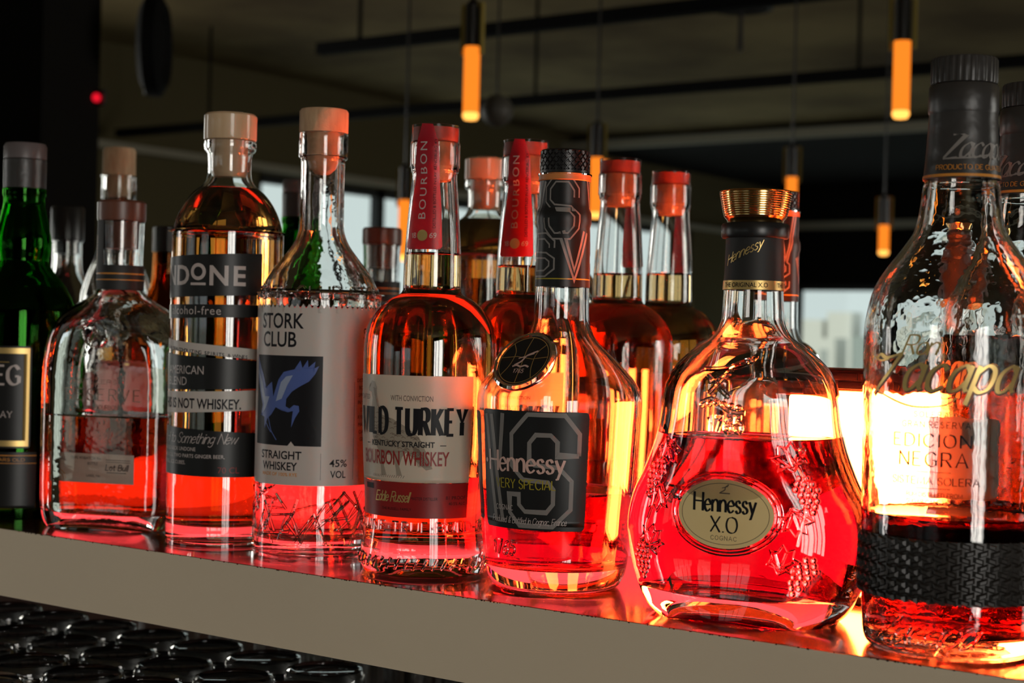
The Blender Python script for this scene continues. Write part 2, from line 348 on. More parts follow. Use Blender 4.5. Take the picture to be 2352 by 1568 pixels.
class Decal:
    """flat artwork in cm, wrapped on to a surface"""
    def __init__(s): s.p = []          # (points, material index, layer)
    def poly(s, pts, mi=0, ly=0): s.p.append((pts, mi, ly)); return s
    def rect(s, x0, x1, y0, y1, mi=0, ly=0, rc=0):
        if rc:
            pts = []
            for cx, cy, a0 in ((x1 - rc, y1 - rc, 0), (x0 + rc, y1 - rc, 90), (x0 + rc, y0 + rc, 180), (x1 - rc, y0 + rc, 270)):
                pts += [(cx + rc * cos(radians(a0 + k * 18)), cy + rc * sin(radians(a0 + k * 18))) for k in range(6)]
            return s.poly(pts, mi, ly)
        return s.poly([(x0, y0), (x1, y0), (x1, y1), (x0, y1)], mi, ly)
    def ell(s, cx, cy, a, b, mi=0, ly=0, n=40): return s.poly([(cx + a * cos(2 * pi * k / n), cy + b * sin(2 * pi * k / n)) for k in range(n)], mi, ly)
    def ring(s, cx, cy, a, b, w, mi=0, ly=0, n=40, a0=0, a1=360):
        for k in range(n):
            t0 = radians(a0 + (a1 - a0) * k / n); t1 = radians(a0 + (a1 - a0) * (k + 1) / n)
            s.poly([(cx + a * cos(t0), cy + b * sin(t0)), (cx + a * cos(t1), cy + b * sin(t1)), (cx + (a - w) * cos(t1), cy + (b - w) * sin(t1)), (cx + (a - w) * cos(t0), cy + (b - w) * sin(t0))], mi, ly)
        return s
    def ribbon(s, pts, w, mi=0, ly=1, contrast=1, nib=20, serif=0, cap=0):
        n = len(pts); P = [Vector(p) for p in pts]; nb = Vector((cos(radians(nib)), sin(radians(nib))))
        if cap and n > 1:
            P = P[:]; P[0] = P[0] + (P[0] - P[1]).normalized() * cap; P[-1] = P[-1] + (P[-1] - P[-2]).normalized() * cap
        L = []; Rr = []
        for i in range(n):
            a = P[max(0, i - 1)]; b = P[min(n - 1, i + 1)]; d = (b - a)
            if d.length < 1e-9: d = Vector((1, 0))
            d.normalize(); nn = Vector((-d.y, d.x)); k = 1
            if 0 < i < n - 1:
                d1 = (P[i] - P[i - 1]).normalized(); k = 1 / max(.5, abs(nn.dot(Vector((-d1.y, d1.x)))))
            ww = w * (contrast + (1 - contrast) * abs(d.x * nb.y - d.y * nb.x)) * k / 2
            L.append(P[i] + nn * ww); Rr.append(P[i] - nn * ww)
        for i in range(n - 1): s.poly([tuple(Rr[i]), tuple(Rr[i + 1]), tuple(L[i + 1]), tuple(L[i])], mi, ly)
        if serif:
            for i, j in ((0, 1), (n - 1, n - 2)):
                d = P[j] - P[i]
                if d.length > 1e-6 and abs(d.normalized().y) > .75:
                    c = P[i]; sg = 1 if d.y > 0 else -1; q = serif
                    s.poly([(c.x - q, c.y - sg * q * .12), (c.x + q, c.y - sg * q * .12), (c.x + q, c.y + sg * q * .25), (c.x - q, c.y + sg * q * .25)][:: (1 if sg > 0 else -1)], mi, ly)
        return s
    def write(s, t, h, x, y, mi=0, ly=1, w=.13, contrast=1, serif=0, **k):
        for st in text_strokes(t, h, x, y, **k): s.ribbon(st, w * h, mi, ly, contrast, serif=serif * h, cap=(.45 * w * h if contrast == 1 else 0))
        return s
    def font(s, t, h, x, y, mi=0, ly=1, sx=1, align='CENTER', bold=0, rot=0, width=None, gap=1, slant=0):
        cu = bpy.data.curves.new('t', 'FONT'); cu.body = t; cu.size = h * 1.37; cu.align_x = align; cu.offset = bold * h; cu.space_character = gap; cu.resolution_u = 3; cu.shear = slant
        o = bpy.data.objects.new('t', cu); COL.objects.link(o); dg = bpy.context.evaluated_depsgraph_get(); me = bpy.data.meshes.new_from_object(o.evaluated_get(dg))
        xs = [v.co.x for v in me.vertices] or [0]; tw = max(xs) - min(xs)
        if width and tw: sx = width / tw
        c, sn = cos(radians(rot)), sin(radians(rot))
        pts = [(v.co.x * sx, v.co.y) for v in me.vertices]
        for p in me.polygons: s.poly([(x + pts[i][0] * c - pts[i][1] * sn, y + pts[i][0] * sn + pts[i][1] * c) for i in p.vertices], mi, ly)
        bpy.data.objects.remove(o); bpy.data.meshes.remove(me); bpy.data.curves.remove(cu); return s
    def build(s, name, fn, mats, parent, step=.3, lift=.012, label=None, vert=True):
        V = []; F = []; FM = []
        groups = {}
        for pts, mi, ly in s.p: groups.setdefault((mi, ly), []).append(pts)
        for (mi, ly), polys in groups.items():
            bm = bmesh.new()
            for pts in polys:
                vs = [bm.verts.new((p[0], p[1], 0)) for p in pts]
                try:
                    if len(pts) <= 4: bm.faces.new(vs)
                    else:
                        for tri in tessellate_polygon([[Vector((p[0], p[1], 0)) for p in pts]]):
                            bm.faces.new([vs[i] for i in tri])
                except Exception: pass
            for f in bm.faces: f.normal_update()
            bmesh.ops.reverse_faces(bm, faces=[f for f in bm.faces if f.normal.z < 0])
            x0 = min(v.co.x for v in bm.verts); x1 = max(v.co.x for v in bm.verts); y0 = min(v.co.y for v in bm.verts); y1 = max(v.co.y for v in bm.verts)
            x = math.ceil(x0 / step) * step
            while x < x1:
                bmesh.ops.bisect_plane(bm, geom=bm.verts[:] + bm.edges[:] + bm.faces[:], plane_co=(x, 0, 0), plane_no=(1, 0, 0)); x += step
            if vert:
                y = math.ceil(y0 / step) * step
                while y < y1:
                    bmesh.ops.bisect_plane(bm, geom=bm.verts[:] + bm.edges[:] + bm.faces[:], plane_co=(0, y, 0), plane_no=(0, 1, 0)); y += step
            bm.verts.index_update(); n = len(V)
            V += [fn(v.co.x, v.co.y, ly * lift) for v in bm.verts]
            for f in bm.faces: F.append(tuple(v.index + n for v in f.verts)); FM.append(mi)
            bm.free()
        o = obj(name, V, F, mats, parent, False, FM)
        o.data.polygons.foreach_set('use_smooth', [True] * len(F))
        if label: o['label'] = label
        return o

def emboss(name, strokes, fn, r, m, parent, seg=6, depth=.0, label=None, balls=()):
    """raised lines of glass moulded on a surface"""
    mb = MB()
    for st in strokes:
        q = []
        for a, b in zip(st, st[1:]):
            k = max(1, int(math.hypot(b[0] - a[0], b[1] - a[1]) / .25)); q += [(a[0] + (b[0] - a[0]) * i / k, a[1] + (b[1] - a[1]) * i / k) for i in range(k)]
        q.append(st[-1]); mb.tube([fn(u, z, depth) for u, z in q], r, seg)
    for u, z, rr in balls: mb.ball(fn(u, z, depth), rr, seg=10, rings=6)
    o = mb.build(name, m, parent)
    if label: o['label'] = label
    return o

# ------------------------------------------------------------------ room
def slab(name, x0, x1, y0, y1, z0, z1, m): return structure(MB().box(x0, x1, y0, y1, z0, z1).build(name, m, None, False))
CZ, FZ = 158, -132
slab('floor', -640, 440, -1240, 30, FZ - 6, FZ, 'floor')
slab('ceiling', -640, 440, -1240, 30, CZ, CZ + 8, 'ceiling')
slab('wall_back', -640, 440, 1.2, 20, FZ, CZ, 'wall')
def wall_x(name, X0, X1, Y0, Y1, holes, m='wall'):
    mb = MB(); y = Y0
    for a, b, z0, z1 in sorted(holes):
        mb.box(X0, X1, y, a, FZ, CZ); mb.box(X0, X1, a, b, FZ, z0); mb.box(X0, X1, a, b, z1, CZ); y = b
    mb.box(X0, X1, y, Y1, FZ, CZ); return structure(mb.build(name, m, None, False))
def wall_y(name, Y0, Y1, X0, X1, holes, m='wall'):
    mb = MB(); x = X0
    for a, b, z0, z1 in sorted(holes):
        mb.box(x, a, Y0, Y1, FZ, CZ); mb.box(a, b, Y0, Y1, FZ, z0); mb.box(a, b, Y0, Y1, z1, CZ); x = b
    mb.box(x, X1, Y0, Y1, FZ, CZ); return structure(mb.build(name, m, None, False))
wall_x('wall_left', -620, -600, -1240, 1, [(-1050, -545, -80, 102), (-330, -80, -100, 112)], 'lwall')
wall_x('wall_right', 400, 420, -1240, 1, [(-450, -250, -112, 122)])
wall_y('wall_far', -1220, -1200, -600, 400, [(-580, -380, -110, 63), (-285, 45, -100, 102)])
def window(n, axis, a, b, z0, z1, at, bars, pane=True):
    e = structure(bpy.data.objects.new('window_%d' % n, None)); COL.objects.link(e); e.location = Vector(((at, (a + b) / 2, z0) if axis == 'x' else ((a + b) / 2, at, z0))) * S
    mb = MB()
    def bx(p, q, r, t, th=3):
        if axis == 'x': mb.box(-th, th, p - (a + b) / 2, q - (a + b) / 2, r - z0, t - z0)
        else: mb.box(p - (a + b) / 2, q - (a + b) / 2, -th, th, r - z0, t - z0)
    bx(a, a + 5, z0, z1); bx(b - 5, b, z0, z1); bx(a, b, z0, z0 + 5); bx(a, b, z1 - 5, z1)
    for k in bars: bx(k - 3.5, k + 3.5, z0, z1)
    mb.build('window_frame', 'matt', e, False)
    if pane:
        mb = MB(); bx(a, b, z0, z1, .3); mb.build('pane', 'pane', e, False)
window(1, 'x', -1050, -545, -80, 102, -606, (-655, -800, -930))
window(2, 'y', -580, -380, -110, 63, -1206, ())
window(3, 'x', -330, -80, -100, 112, -590, (-270, -205, -140), False)
window(4, 'x', -450, -250, -112, 122, 390, (-392, -330), False)
window(5, 'y', -285, 45, -100, 102, -1186, (-210, -120, -60), False)
slab('trim_1', -600, 400, -856, -850, 147, 153, 'trim')
slab('trim_2', -600, 400, -1199, -1193, 112, 119, 'trim')
slab('trim_3', -599, -594, -1190, -300, 103, 107, 'trim')
slab('trim_4', -600, 400, -1195, -862, 150, 158, 'wall')
# the dark column at the left end and what hangs on it
structure(MB().box(-380, -269, -157, -140, FZ, CZ).build('wall_column', 'wall', None, False))
t = thing('indicator_light', (-268.5, -154.5, 70), 0, 'tiny glowing red indicator light on the black column at the left, seen in the mirror', 'light')
MB().ball((0, -1.2, 0), 1.1).build('red_lens', 'redled', t); MB().box(-2, 2, -2.4, -1.8, -2, 2).build('housing', 'black', t, False)
t = thing('round_fixture', (-262, -168, 84), radians(35), 'big dark round disc fixture on the black column, top left of the mirror', 'fixture')
MB().lathe([(0, -3), (10, -3), (12.5, -1.5), (12.5, 1.5), (10, 3), (8, 1.2), (0, 1.0)], 40).build('disc', 'rail', t).rotation_euler = (radians(90), 0, radians(15))
MB().box(-9, 0, -1.5, 1.5, -11, -6).build('bracket', 'black', t, False)

# hanging rails, their rods
def rail(name, x0, x1, y, z, rods, label, r=2):
    t = thing(name, ((x0 + x1) / 2, y, z), 0, label, 'ceiling rail'); cx = (x0 + x1) / 2
    MB().box(x0 - cx, x1 - cx, -r, r, -r, r).build('bar', 'rail', t, False)
    for x in rods: MB().tube([(x - cx, 0, r * .8), (x - cx, 0, CZ - z - .5)], .7, 8).build('rod', 'rail', t)
rail('ceiling_rail', -330, 120, -301, 110, (-312, -120, 60), 'near black rail hung under the ceiling, its end showing top left in the mirror')
rail('ceiling_rail', -585, 380, -430, 110, (-520, -330, -190, 20), 'far long black rail crossing the whole mirror under the ceiling')
def pend(x, y, z, ln, place, r=1.5):
    t = thing('pendant_lamp', (x, y, z), 0, 'amber tube pendant lamp in the mirror, ' + place, 'lamp', 'tube pendant lamps over the bar')
    MB().lathe([(0, 0), (r * .7, 0), (r, .7), (r, ln), (0, ln)], 20).build('glass_tube', 'tube', t)
    MB().lathe([(0, -.9), (r * .8, -.7), (r * 1.05, 0), (r * .9, .9), (0, .9)], 20).build('glowing_tip', 'tubetip', t)
    MB().lathe([(0, ln - .5), (r * .95, ln - .5), (r * .95, ln + 8), (.5, ln + 9), (0, ln + 9)], 20).build('socket', 'black', t)
    mb = MB()
    for s in (-1, 1): mb.box(s * r * 1.5 - .25, s * r * 1.5 + .25, -.4, .4, ln - 1.5, ln + 8)
    mb.box(-r * 1.6, r * 1.6, -.35, .35, ln + 7.4, ln + 8.2); mb.build('brass_bracket', 'brass', t, False)
    MB().tube([(0, 0, ln + 8.5), (0, 0, CZ - z)], .3, 6).build('cord', 'black', t)
pend(-142, -140, 56, 13, 'above the two red strip bottles'); pend(-70, -172, 56, 13, 'near the tallest black capped bottle at the right')
pend(-170, -228, 44.5, 14, 'just right of the knurled black cap'); pend(-208, -201, 33, 14, 'left of the nearest red strip bottle')
pend(-149, -293, 47, 12, 'peeping over the gold stopper'); pend(-141, -338, 41, 8, 'short low one right of the gold stopper')
t = thing('globe_lamp', (-197, -223, 71), 0, 'faint unlit smoky glass globe lamp in the dark of the mirror', 'lamp')
MB().ball((0, 0, 0), 4.1, seg=24, rings=14).build('globe', 'dullglass', t); MB().tube([(0, 0, 4), (0, 0, CZ - 71)], .3, 6).build('cord', 'black', t)
t = thing('hanging_lamp', (-185, -330, 116), 0, 'flat dark cone shaped pendant shade near the ceiling, above the gold stopper', 'lamp')
MB().lathe([(9.5, -1.5), (9.7, -1.2), (3, 2.2), (1, 2.8), (0, 2.8), (0, 2.4), (2.6, 1.9), (9.5, -1.5)], 32).build('shade', 'matt', t)
MB().tube([(0, 0, 2), (0, 0, CZ - 116)], .4, 6).build('stem', 'black', t); MB().tube([(0, 0, -14), (0, 0, 1)], [.9, .5], 8).build('lamp_holder', 'black', t)

# city outside the windows
random.seed(3)
tag(MB().box(-1000000, 300000, -1200000, -8000, -3100, -3000).build('ground', 'veg', None, False), 'hazy pale ground far outside the window', 'ground')['kind'] = 'structure'
k = 0
for row, (yy, hh) in enumerate(((-150000, 1300), (-105000, 100), (-70000, -1100))):
    n = (9, 8, 7)[row]
    for j in range(n):
        x = yy * .449 + (j - n / 2 + random.uniform(-.15, .15)) * abs(yy) * .026; w = abs(yy) * random.uniform(.006, .0105); h = hh + random.uniform(-1100, 1300) * abs(yy) / 105000
        o = tag(MB().box(x - w, x + w, yy - w, yy + w, -2990, h).build('tower_block', ('bld', 'bld', 'bld2', 'bld')[(j + row) % 4], None, False),
            'blurred tower block of the city seen in the mirror through the far window', 'building', 'city blocks beyond the window')
        k += 1
sl_ = bpy.data.lights.new('sun', 'SUN'); sl_.energy = 1.6; sl_.angle = radians(2); sl_.color = (1, .95, .85)
so = bpy.data.objects.new('sun', sl_); COL.objects.link(so); so.rotation_euler = (radians(-58), 0, radians(12))

# ------------------------------------------------------------------ mirror and shelf
o = MB().box(-300, 300, 0, .6, -25, 148).build('mirror', 'mirror', None, False); tag(o, 'large frameless bar mirror standing behind the bottle shelf', 'mirror')
t = thing('bar_shelf', (0, -11.3, -5), 0, 'long thick bar shelf with dark glossy top and greige front edge under the bottles', 'shelf')
mb = MB().box(-190, 130, -11.2, 11.2, 4.2, 5.0, bev=.03); mb.build('shelf_top', 'shelf', t, False)
MB().box(-190, 130, -11.32, -10.9, 0, 4.98).build('front_fascia', 'fascia', t, False)
MB().box(-190, 130, -10.85, 11.2, 0, 4.15).build('shelf_core', 'matt', t, False)
# tiny chips of lacquer along the top front edge
mb = MB(); random.seed(11)
for k in range(170):
    x = random.uniform(-75, 18); w = random.uniform(.03, .13); mb.box(x, x + w, -11.335, -11.3, 4.98 - random.uniform(.01, .05), 5.003)
o = mb.build('chipped_edge', 'shelf', t, False); o['kind'] = 'stuff'
t = thing('lower_shelf', (-40, -20, -20.6), 0, 'dark lower shelf carrying the upturned glasses', 'shelf')
MB().box(-110, 130, -22, 19, 0, 1.5, bev=.1).build('shelf_board', 'lowboard', t, False)

# ------------------------------------------------------------------ lights standing on the shelf
t = thing('light_strip', (-28, -1.1, 0), 0, 'low glowing strip light lying along the foot of the mirror behind the bottles', 'light')
MB().box(-64, 36, -.75, .6, .15, 3.3, bev=.12).build('diffuser', 'strip', t)
for x in (-65.2, 36.1): MB().box(x, x + 1.1, -.8, .7, 0, 3.4, bev=.1).build('end_cap', 'black', t)
LX, LY = -.5, -5.9
t = thing('table_lamp', (LX, LY, 0), 0, 'white hot glowing box lamp with dark control band, behind the round decanter', 'lamp')
MB().box(-2.9, 2.9, -2.4, 2.4, .5, 12.6, bev=.25).build('diffuser', 'lamp', t)
MB().box(-3.2, 3.2, -2.7, 2.7, 0, .5, bev=.1).build('foot', 'black', t)
cp = MB().box(-3.7, 3.7, -2.7, 2.7, 12.6, 13.9, bev=.18).build('control_band', pbr('dark_red_plastic', (.10, .018, .012), .4), t)
for x0, x1, z0, z1 in ((-3.2, -1.5, 12.75, 13.2), (-3.2, -1.5, 13.28, 13.7), (-1.3, 1.0, 13.28, 13.7), (1.2, 3.2, 13.28, 13.7), (-.2, 1.3, 12.75, 13.2), (2.2, 3.2, 12.75, 13.2)):
    MB().box(x0, x1, -2.8, -2.66, z0, z1, bev=.04).build('key', pbr('dark_key', (.06, .012, .010), .45), cp)
d = Decal()
d.poly([(1.9, 12.85), (1.9, 13.1), (1.65, 12.97)]).poly([(3.15, 12.97), (2.95, 13.1), (2.95, 12.85)]).rect(2.4, 2.44, 12.9, 13.15).poly([(2.0, 12.7), (2.9, 12.7), (2.7, 12.78), (2.2, 12.78)])
d.build('arrow_marks', lambda u, z, h: (u, -2.84 - h, z), ['orange'], cp)

# ------------------------------------------------------------------ bottles
def cam_front(x, y): return math.atan2(CAM.x - x, -(CAM.y - y))      # azimuth of the camera seen from (x,y), from -Y towards +X
ROUND = 'square shouldered'

# --- green bottle, far left
def green_bottle():
    t = thing('whisky_bottle', (-68.2, -16, 0), radians(12), 'green glass whisky bottle with gold framed black label at the left edge of the shelf', 'bottle')
    B = Bottle([(3.9, 0), (4.2, .25), (4.3, 1), (4.3, 15.2), (4.2, 16.2), (3.9, 17.3), (3.2, 18.6), (2.55, 19.4), (2.05, 20.2), (2.0, 20.6), (2.15, 21.4), (2.1, 22.6), (1.85, 23.8), (1.62, 24.9), (1.6, 25.6), (1.6, 25.6), (1.68, 25.7), (1.68, 26.2)], floor=1.3)
    B.glass(t, 'green', label='green glass'); B.liquid(t, 18.2, 'dark')
    MB().lathe([(0, 25.0), (1.3, 25.0), (1.3, 26.2), (1.66, 26.25), (1.68, 28.5), (1.6, 28.6), (0, 28.6)], 40).build('capsule', 'foil', t)
    MB().lathe([(0, 28.55), (1.66, 28.6), (1.68, 29.6), (1.55, 29.85), (0, 29.9)], 40).build('stopper_top', pbr('greyish_stopper', (.12, .10, .10), .4), t)
    fn = B.wrap(4.3)
    d = Decal().rect(-3.9, 3.9, 5.6, 13.6, 0, 0, .25)
    for x0, x1, z0, z1 in ((-3.75, 3.75, 13.0, 13.45), (-3.75, 3.75, 5.75, 6.2), (-3.75, -3.3, 6.2, 13.0), (3.3, 3.75, 6.2, 13.0)): d.rect(x0, x1, z0, z1, 1, 1)
    d.write('ARDBEG', 1.45, 0, 10.6, 2, 1, w=.2, contrast=.35, serif=.09, width=6.0).write('TEN', .62, 0, 9.4, 2, 1, w=.15, gap=.5).rect(-2.2, 2.2, 12.3, 12.36, 1, 1)
    d.write('ISLAY', .5, 1.6, 8.0, 2, 1, w=.16, contrast=.4, serif=.1).write('SINGLE MALT', .35, 0, 7.0, 1, 1, w=.14)
    d.build('front_label', fn, ['p_black', 'goldp', 'silver'], t, label='black label with gold border')
    d = Decal().rect(-4.4, 4.4, .9, 5.3, 0, 0).rect(-4.4, 4.4, 5.0, 5.07, 1, 1).rect(-4.4, 4.4, 4.4, 4.45, 1, 1).write('GUARANTEED TEN YEARS OLD', .22, 0, 4.6, 1, 1, w=.15, width=7)
    d.build('lower_label', fn, ['p_black', 'orange'], t)
green_bottle()

# --- flat flask shaped bottle
def flask():
    t = thing('bourbon_flask', (-57.06, -15.43, 0), radians(20), 'flat broad shouldered clear bourbon bottle, half full, second from the left', 'bottle')
    def ab(r, z):
        k = min(1, max(0, (r - 1.75) / 3.9)); return (r, r * (1 - k) + (3.05 + .1 * k) * k if r > 1.75 else r, 2 + 1.6 * k)
    B = Bottle([(5.0, 0), (5.25, .35), (5.5, 1.0), (5.68, 2.2), (5.72, 8), (5.7, 11.5), (5.5, 13.2), (5.15, 14.6), (4.4, 15.8), (3.4, 16.7), (2.4, 17.4), (1.8, 18.0), (1.68, 18.6), (1.66, 20), (1.72, 22.8), (1.75, 23.4)], ab=ab, seg=96, floor=1.2, thick=.45)
    B.glass(t, 'wavy'); B.liquid(t, 8.55, 'whiskey')
    MB().lathe([(0, 21.3), (1.3, 21.3), (1.36, 23.35), (1.8, 23.42), (1.84, 23.6), (1.84, 24.8), (1.7, 24.97), (0, 25.0)], 40).build('stopper', 'walnut', t)
    MB().lathe([(1.70, 18.1), (1.72, 18.1), (1.74, 20.0), (1.72, 20.0)][:3], 48).build('neck_band', 'foil', t)
    W = B.wrap(1.72); d = Decal()
    wn = lambda u, z, h: ((1.78 + h) * sin(u / 1.72), -(1.78 + h) * cos(u / 1.72), z)
    d.rect(-2.9, -.5, 20.0, 23.4, 0, 0).rect(-5.4, 5.4, 18.15, 20.0, 0, 0).rect(-5.4, 5.4, 19.3, 19.4, 1, 1).rect(-5.4, 5.4, 18.85, 18.92, 1, 1)
    d.font('DISTILLERS', .3, -1.4, 20.3, 1, 1, rot=90, align='LEFT')
    d.build('neck_strip', wn, ['matt', 'orange'], t)
    fn = B.wrap(5)
    d = Decal().rect(-3.9, 3.2, 3.55, 5.75, 0, 0)
    d.font('XX0AL', .32, -3.15, 5.15, 1, 1).font('750ML 45%', .22, -1.5, 5.3, 1, 1, sx=.8).font('BATCH No', .22, -.2, 5.3, 1, 1).font('BOTTLE', .22, -.2, 4.9, 1, 1, sx=.8).rect(.9, 2.9, 5.3, 5.34, 1, 1).rect(.9, 2.9, 5.15, 5.18, 1, 1).rect(1.0, 2.6, 4.35, 4.4, 1, 1)
    d.write('Lot Bull', .42, 1.8, 4.55, 1, 1, w=.14, slant=.2).font('LABEL No.', .2, -.1, 4.0, 1, 1).ring(-3.2, 3.75, .75, .75, .06, 2, 1, 30, 0, 180).ring(-3.2, 3.75, .55, .55, .04, 2, 1, 30, 0, 180).font('14', .3, -3.2, 3.95, 2, 1)
    d.build('front_label', fn, ['p_white', 'ink', 'orange'], t, label='small cream paper label')
    d = Decal().write('RESERVE', .85, .4, 9.75, 0, 0, w=.13, contrast=.35, serif=.1, width=6.4, gap=.4).write('DISTILLERS', .3, -.4, 11.0, 0, 0, w=.13, width=4).write('BOURBON', .3, .8, 9.1, 0, 0, w=.14)
    d.build('printed_lettering', fn, ['inkbrown'], t)
    ring = [(-.1 + 1.0 * cos(k * pi / 15), 14.7 + 1.0 * sin(k * pi / 15)) for k in range(31)]
    emboss('embossed_seal', [ring] + [[(-.6, 14.2), (0, 15.3), (.3, 14.6), (-.3, 15.0), (.4, 14.2)]], fn, .1, 'glass', t, depth=-.02, label='round raised seal of glass')
flask()

# --- dark striped bottle
def striped():
    t = thing('spirit_bottle', (-45.3, -15.57, 0), radians(7), 'tall round whiskey style bottle with black and white paper bands and pale wooden stopper', 'bottle')
    B = Bottle([(3.75, 0), (3.95, .3), (4.0, 1), (4.0, 20.5), (3.95, 22), (3.7, 23.25), (3.2, 24.35), (2.55, 25.2), (1.9, 25.75), (1.6, 26.3), (1.55, 27), (1.6, 28.0), (1.6, 28.0), (1.86, 28.35), (1.88, 28.85), (1.8, 28.92)], floor=1.4, thick=.28)
    B.glass(t); B.liquid(t, 25.35, 'whiskey')
    o = MB().lathe([(0, 26.3), (1.15, 26.3), (1.28, 26.6), (1.3, 28.95), (1.86, 29.0), (1.9, 29.1), (1.9, 30.75), (1.75, 30.9), (0, 30.92)], 48).build('stopper', 'wood', t)
    MB().lathe([(0, 30.9), (.9, 30.92), (1.0, 31.0), (.9, 31.1), (0, 31.1)], 32).build('top_disc', 'steel', o)
    fn = B.wrap(4.0); U = 5.3
    def band(d, zl0, zl1, zr0, zr1, mi): d.poly([(-U, zl0), (U, zr0), (U, zr1), (-U, zl1)], mi, 0)
    d = Decal(); band(d, 17.4, 20.3, 17.8, 20.75, 0)
    for ch, u in (('U', -3.75), ('N', -2.3), ('D', -.8), ('N', 2.15), ('E', 3.55)): d.font(ch, 1.4, u, 18.45, 2, 1, bold=.035)
    d.ring(.62, 19.35, .6, .6, .25, 2, 1, 36).rect(.02, 1.22, 18.4, 18.58, 2, 1)
    d.build('name_band', fn, ['p_black', 'p_white', 'silver'], t)
    d = Decal(); band(d, 15.95, 17.0, 16.25, 17.1, 0); d.font('alcohol-free', .62, .15, 16.35, 2, 1, gap=1.1, width=4.4); d.build('alcohol_free_band', fn, ['p_black', 'p_white', 'silver'], t)
    d = Decal(); band(d, 14.1, 14.8, 13.2, 13.95, 1)
    for i, ch in enumerate('EXPERTS IN DEALCOHOLIZING SPIRITS & WINES'):
        if ch != ' ': d.font(ch, .26, -4.0 + i * .205, 14.1 - (i * .205 + 1.3) * .085, 3, 1, bold=.02)
    d.build('thin_white_band', fn, ['p_black', 'p_white', 'silver', 'ink'], t)
    d = Decal(); band(d, 10.9, 13.7, 11.2, 13.15, 0); d.font('AMERICAN', .62, -.55, 12.15, 2, 1, width=3.6).font('BLEND', .62, -1.25, 11.35, 2, 1, width=2.2); d.build('american_blend_band', fn, ['p_black', 'p_white', 'silver'], t)
    d = Decal(); band(d, 9.2, 10.75, 9.7, 11.1, 1); d.font('THIS IS NOT WHISKEY.', .72, .3, 9.75, 3, 1, bold=.03, width=7.2); d.build('not_whiskey_band', fn, ['p_black', 'p_white', 'silver', 'ink'], t)
    d = Decal(); band(d, 5.05, 8.55, 4.95, 8.05, 0); d.write('Say Hi to Something New', .72, -.2, 7.3, 2, 1, w=.06, slant=.45, gap=.08, width=7.6)
    for i, s_ in enumerate(('JOIN HORSES NECK UNDONE', 'UNDONE NO.3, TWO PARTS GINGER BEER,', 'LEMON PEEL, ICE CUBES.')): d.font(s_, .27, -3.9, 6.75 - i * .48, 2, 1, align='LEFT', sx=.93, bold=.01)
    d.font('70 CL', .45, 3.1, 5.25, 4, 1); d.build('recipe_band', fn, ['p_black', 'p_white', 'silver', 'ink', 'inkred'], t)
striped()

